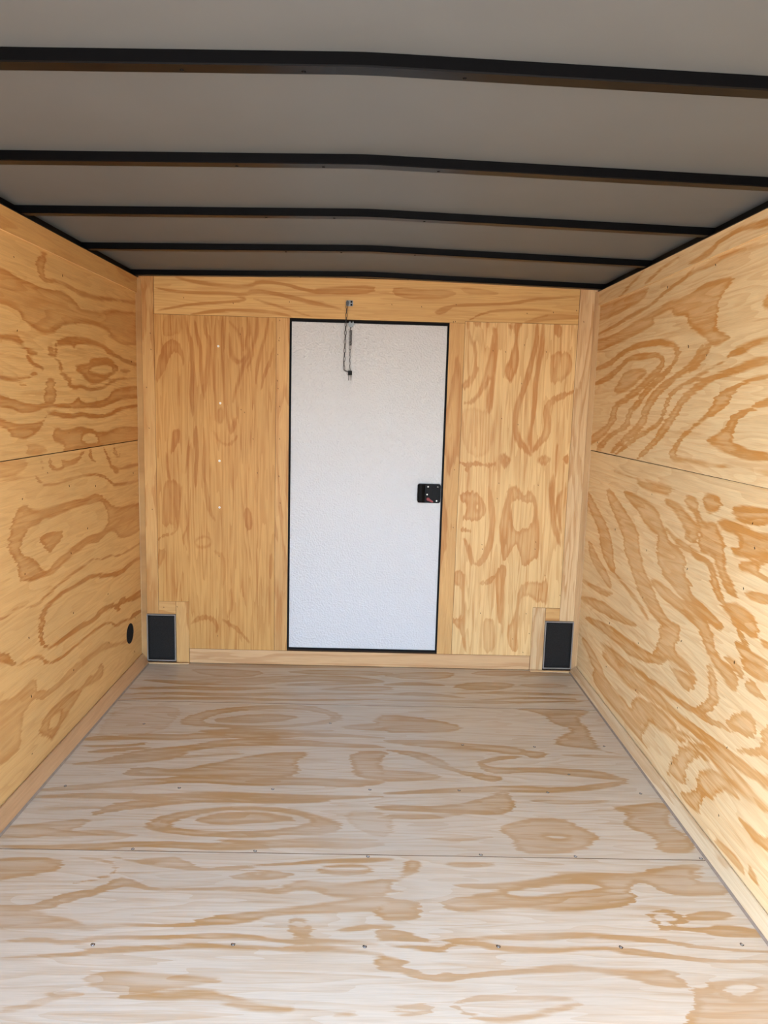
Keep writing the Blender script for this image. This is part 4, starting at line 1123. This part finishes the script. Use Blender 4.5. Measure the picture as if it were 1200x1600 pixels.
add_box(bm, (1.1175, yy - 0.008, 1.620), (1.1385, yy + 0.008, 1.643))
bmesh.ops.bevel(bm, geom=bm.edges[:], offset=0.002, segments=1, affect='EDGES')
clip = cpart('clip', bm, M['black_plastic'])
for x in (1.1215, 1.1335):
    bm = bmesh.new()
    tube(bm, [(x, yy, 1.620), (x, yy, 1.592)], 0.0016, 6)
    link('prong', local(from_bm(bm, 'prong'), ch), clip, mats=[M['steel_dark']])

# ---- vents low in the corners
def vent(x0, x1, z0, z1, label):
    t = empty('wall_vent', ((x0 + x1) / 2, 0, z0), label=label, cat='vent', group='black vents low in the end wall')
    bm = bmesh.new()
    f, y0, y1 = 0.0055, -0.010, 0.0122
    for a, b in (((x0, y0, z0), (x0 + f, y1, z1)), ((x1 - f, y0, z0), (x1, y1, z1)), ((x0 + f, y0, z0), (x1 - f, y1, z0 + f)), ((x0 + f, y0, z1 - f), (x1 - f, y1, z1))):
        add_box(bm, a, b)
    link('frame', local(from_bm(bm, 'frame'), t), t, mats=[M['grey_metal']])
    # slightly rumpled dark screen
    bm = bmesh.new()
    nx, nz = 10, 14
    gr = [[bm.verts.new((x0 + f + (x1 - x0 - 2 * f) * i / nx, -0.003 + 0.0016 * math.sin(i * 0.7 + j * 0.45) * (0 < i < nx) * (0 < j < nz), z0 + f + (z1 - z0 - 2 * f) * j / nz)) for j in range(nz + 1)] for i in range(nx + 1)]
    for i in range(nx):
        for j in range(nz):
            bm.faces.new((gr[i][j], gr[i + 1][j], gr[i + 1][j + 1], gr[i][j + 1])).smooth = True
    ret = bmesh.ops.extrude_face_region(bm, geom=bm.faces[:])
    for v in [e for e in ret['geom'] if isinstance(e, bmesh.types.BMVert)]: v.co.y = 0.010
    link('screen', local(from_bm(bm, 'screen'), t), t, mats=[M['vent_mesh']])
vent(0.0245, 0.1845, 0.012, 0.2805, 'black rectangular vent in thin grey frame, beside the wall with the round hole')
vent(2.2540, 2.4150, 0.014, 0.2905, 'black rectangular vent in thin grey frame, in the corner right of the door')

# floor ledges under the vents
for x0, x1 in ((0.024, 0.262), (2.180, 2.416)):
    bm = bmesh.new()
    add_box(bm, (x0, -0.026, 0.0006), (x1, -0.0106, 0.0065))
    me = from_bm(bm, 'ledge_strip')
    uvl = me.uv_layers.new(name='grain')
    for lp in me.loops:
        q = me.vertices[lp.vertex_index].co
        uvl.data[lp.index].uv = (q.x, q.y + q.z)
    link('ledge_strip', me, wall_back, mats=[M['board_pale']])

# ---- round black vent in the left wall
rv = empty('round_vent', (0.0, -0.221, 0.236), label='round black vent low on the left wall, near the corner', cat='vent')
bm = bmesh.new()
n = 28
rings = []
for r_, x_ in ((0.054, 0.0004), (0.053, 0.0028), (0.048, 0.0032), (0.046, 0.0008), (0.020, 0.0006)):
    rings.append([bm.verts.new((x_, r_ * math.cos(k * 2 * math.pi / n), r_ * math.sin(k * 2 * math.pi / n))) for k in range(n)])
for A, B in zip(rings[:-1], rings[1:]):
    for k in range(n): bm.faces.new((A[k], A[(k + 1) % n], B[(k + 1) % n], B[k]))
bm.faces.new(rings[-1])
bm.faces.new(rings[0][::-1])
link('vent_cover', from_bm(bm, 'vent_cover'), rv, mats=[M['vent_mesh']])

# ---- what each piece of the setting looks like
for nm, lb in (('floor', 'pale pine plywood sheet floor with rows of screws'), ('ceiling', 'matt grey roof liner above the black bows'),
               ('wall_left', 'amber pine plywood wall carrying the round black vent'), ('wall_right', 'pale pine plywood wall with bold zebra grain, opposite the round vent'),
               ('wall_back', 'plywood end wall of upright sheets and boards around the white door'),
               ('trim_1', 'upright cove strip in the corner near the round vent'), ('trim_2', 'upright pale cove strip in the corner right of the door'),
               ('trim_3', 'black rail along the ceiling edge above the amber left wall'), ('trim_4', 'black rail along the ceiling edge above the right wall'),
               ('baseboard_left', 'slanted plywood strip along the floor at the left wall'), ('baseboard_right', 'slanted pale plywood strip along the floor at the right wall')):
    bpy.data.objects[nm]['label'] = lb
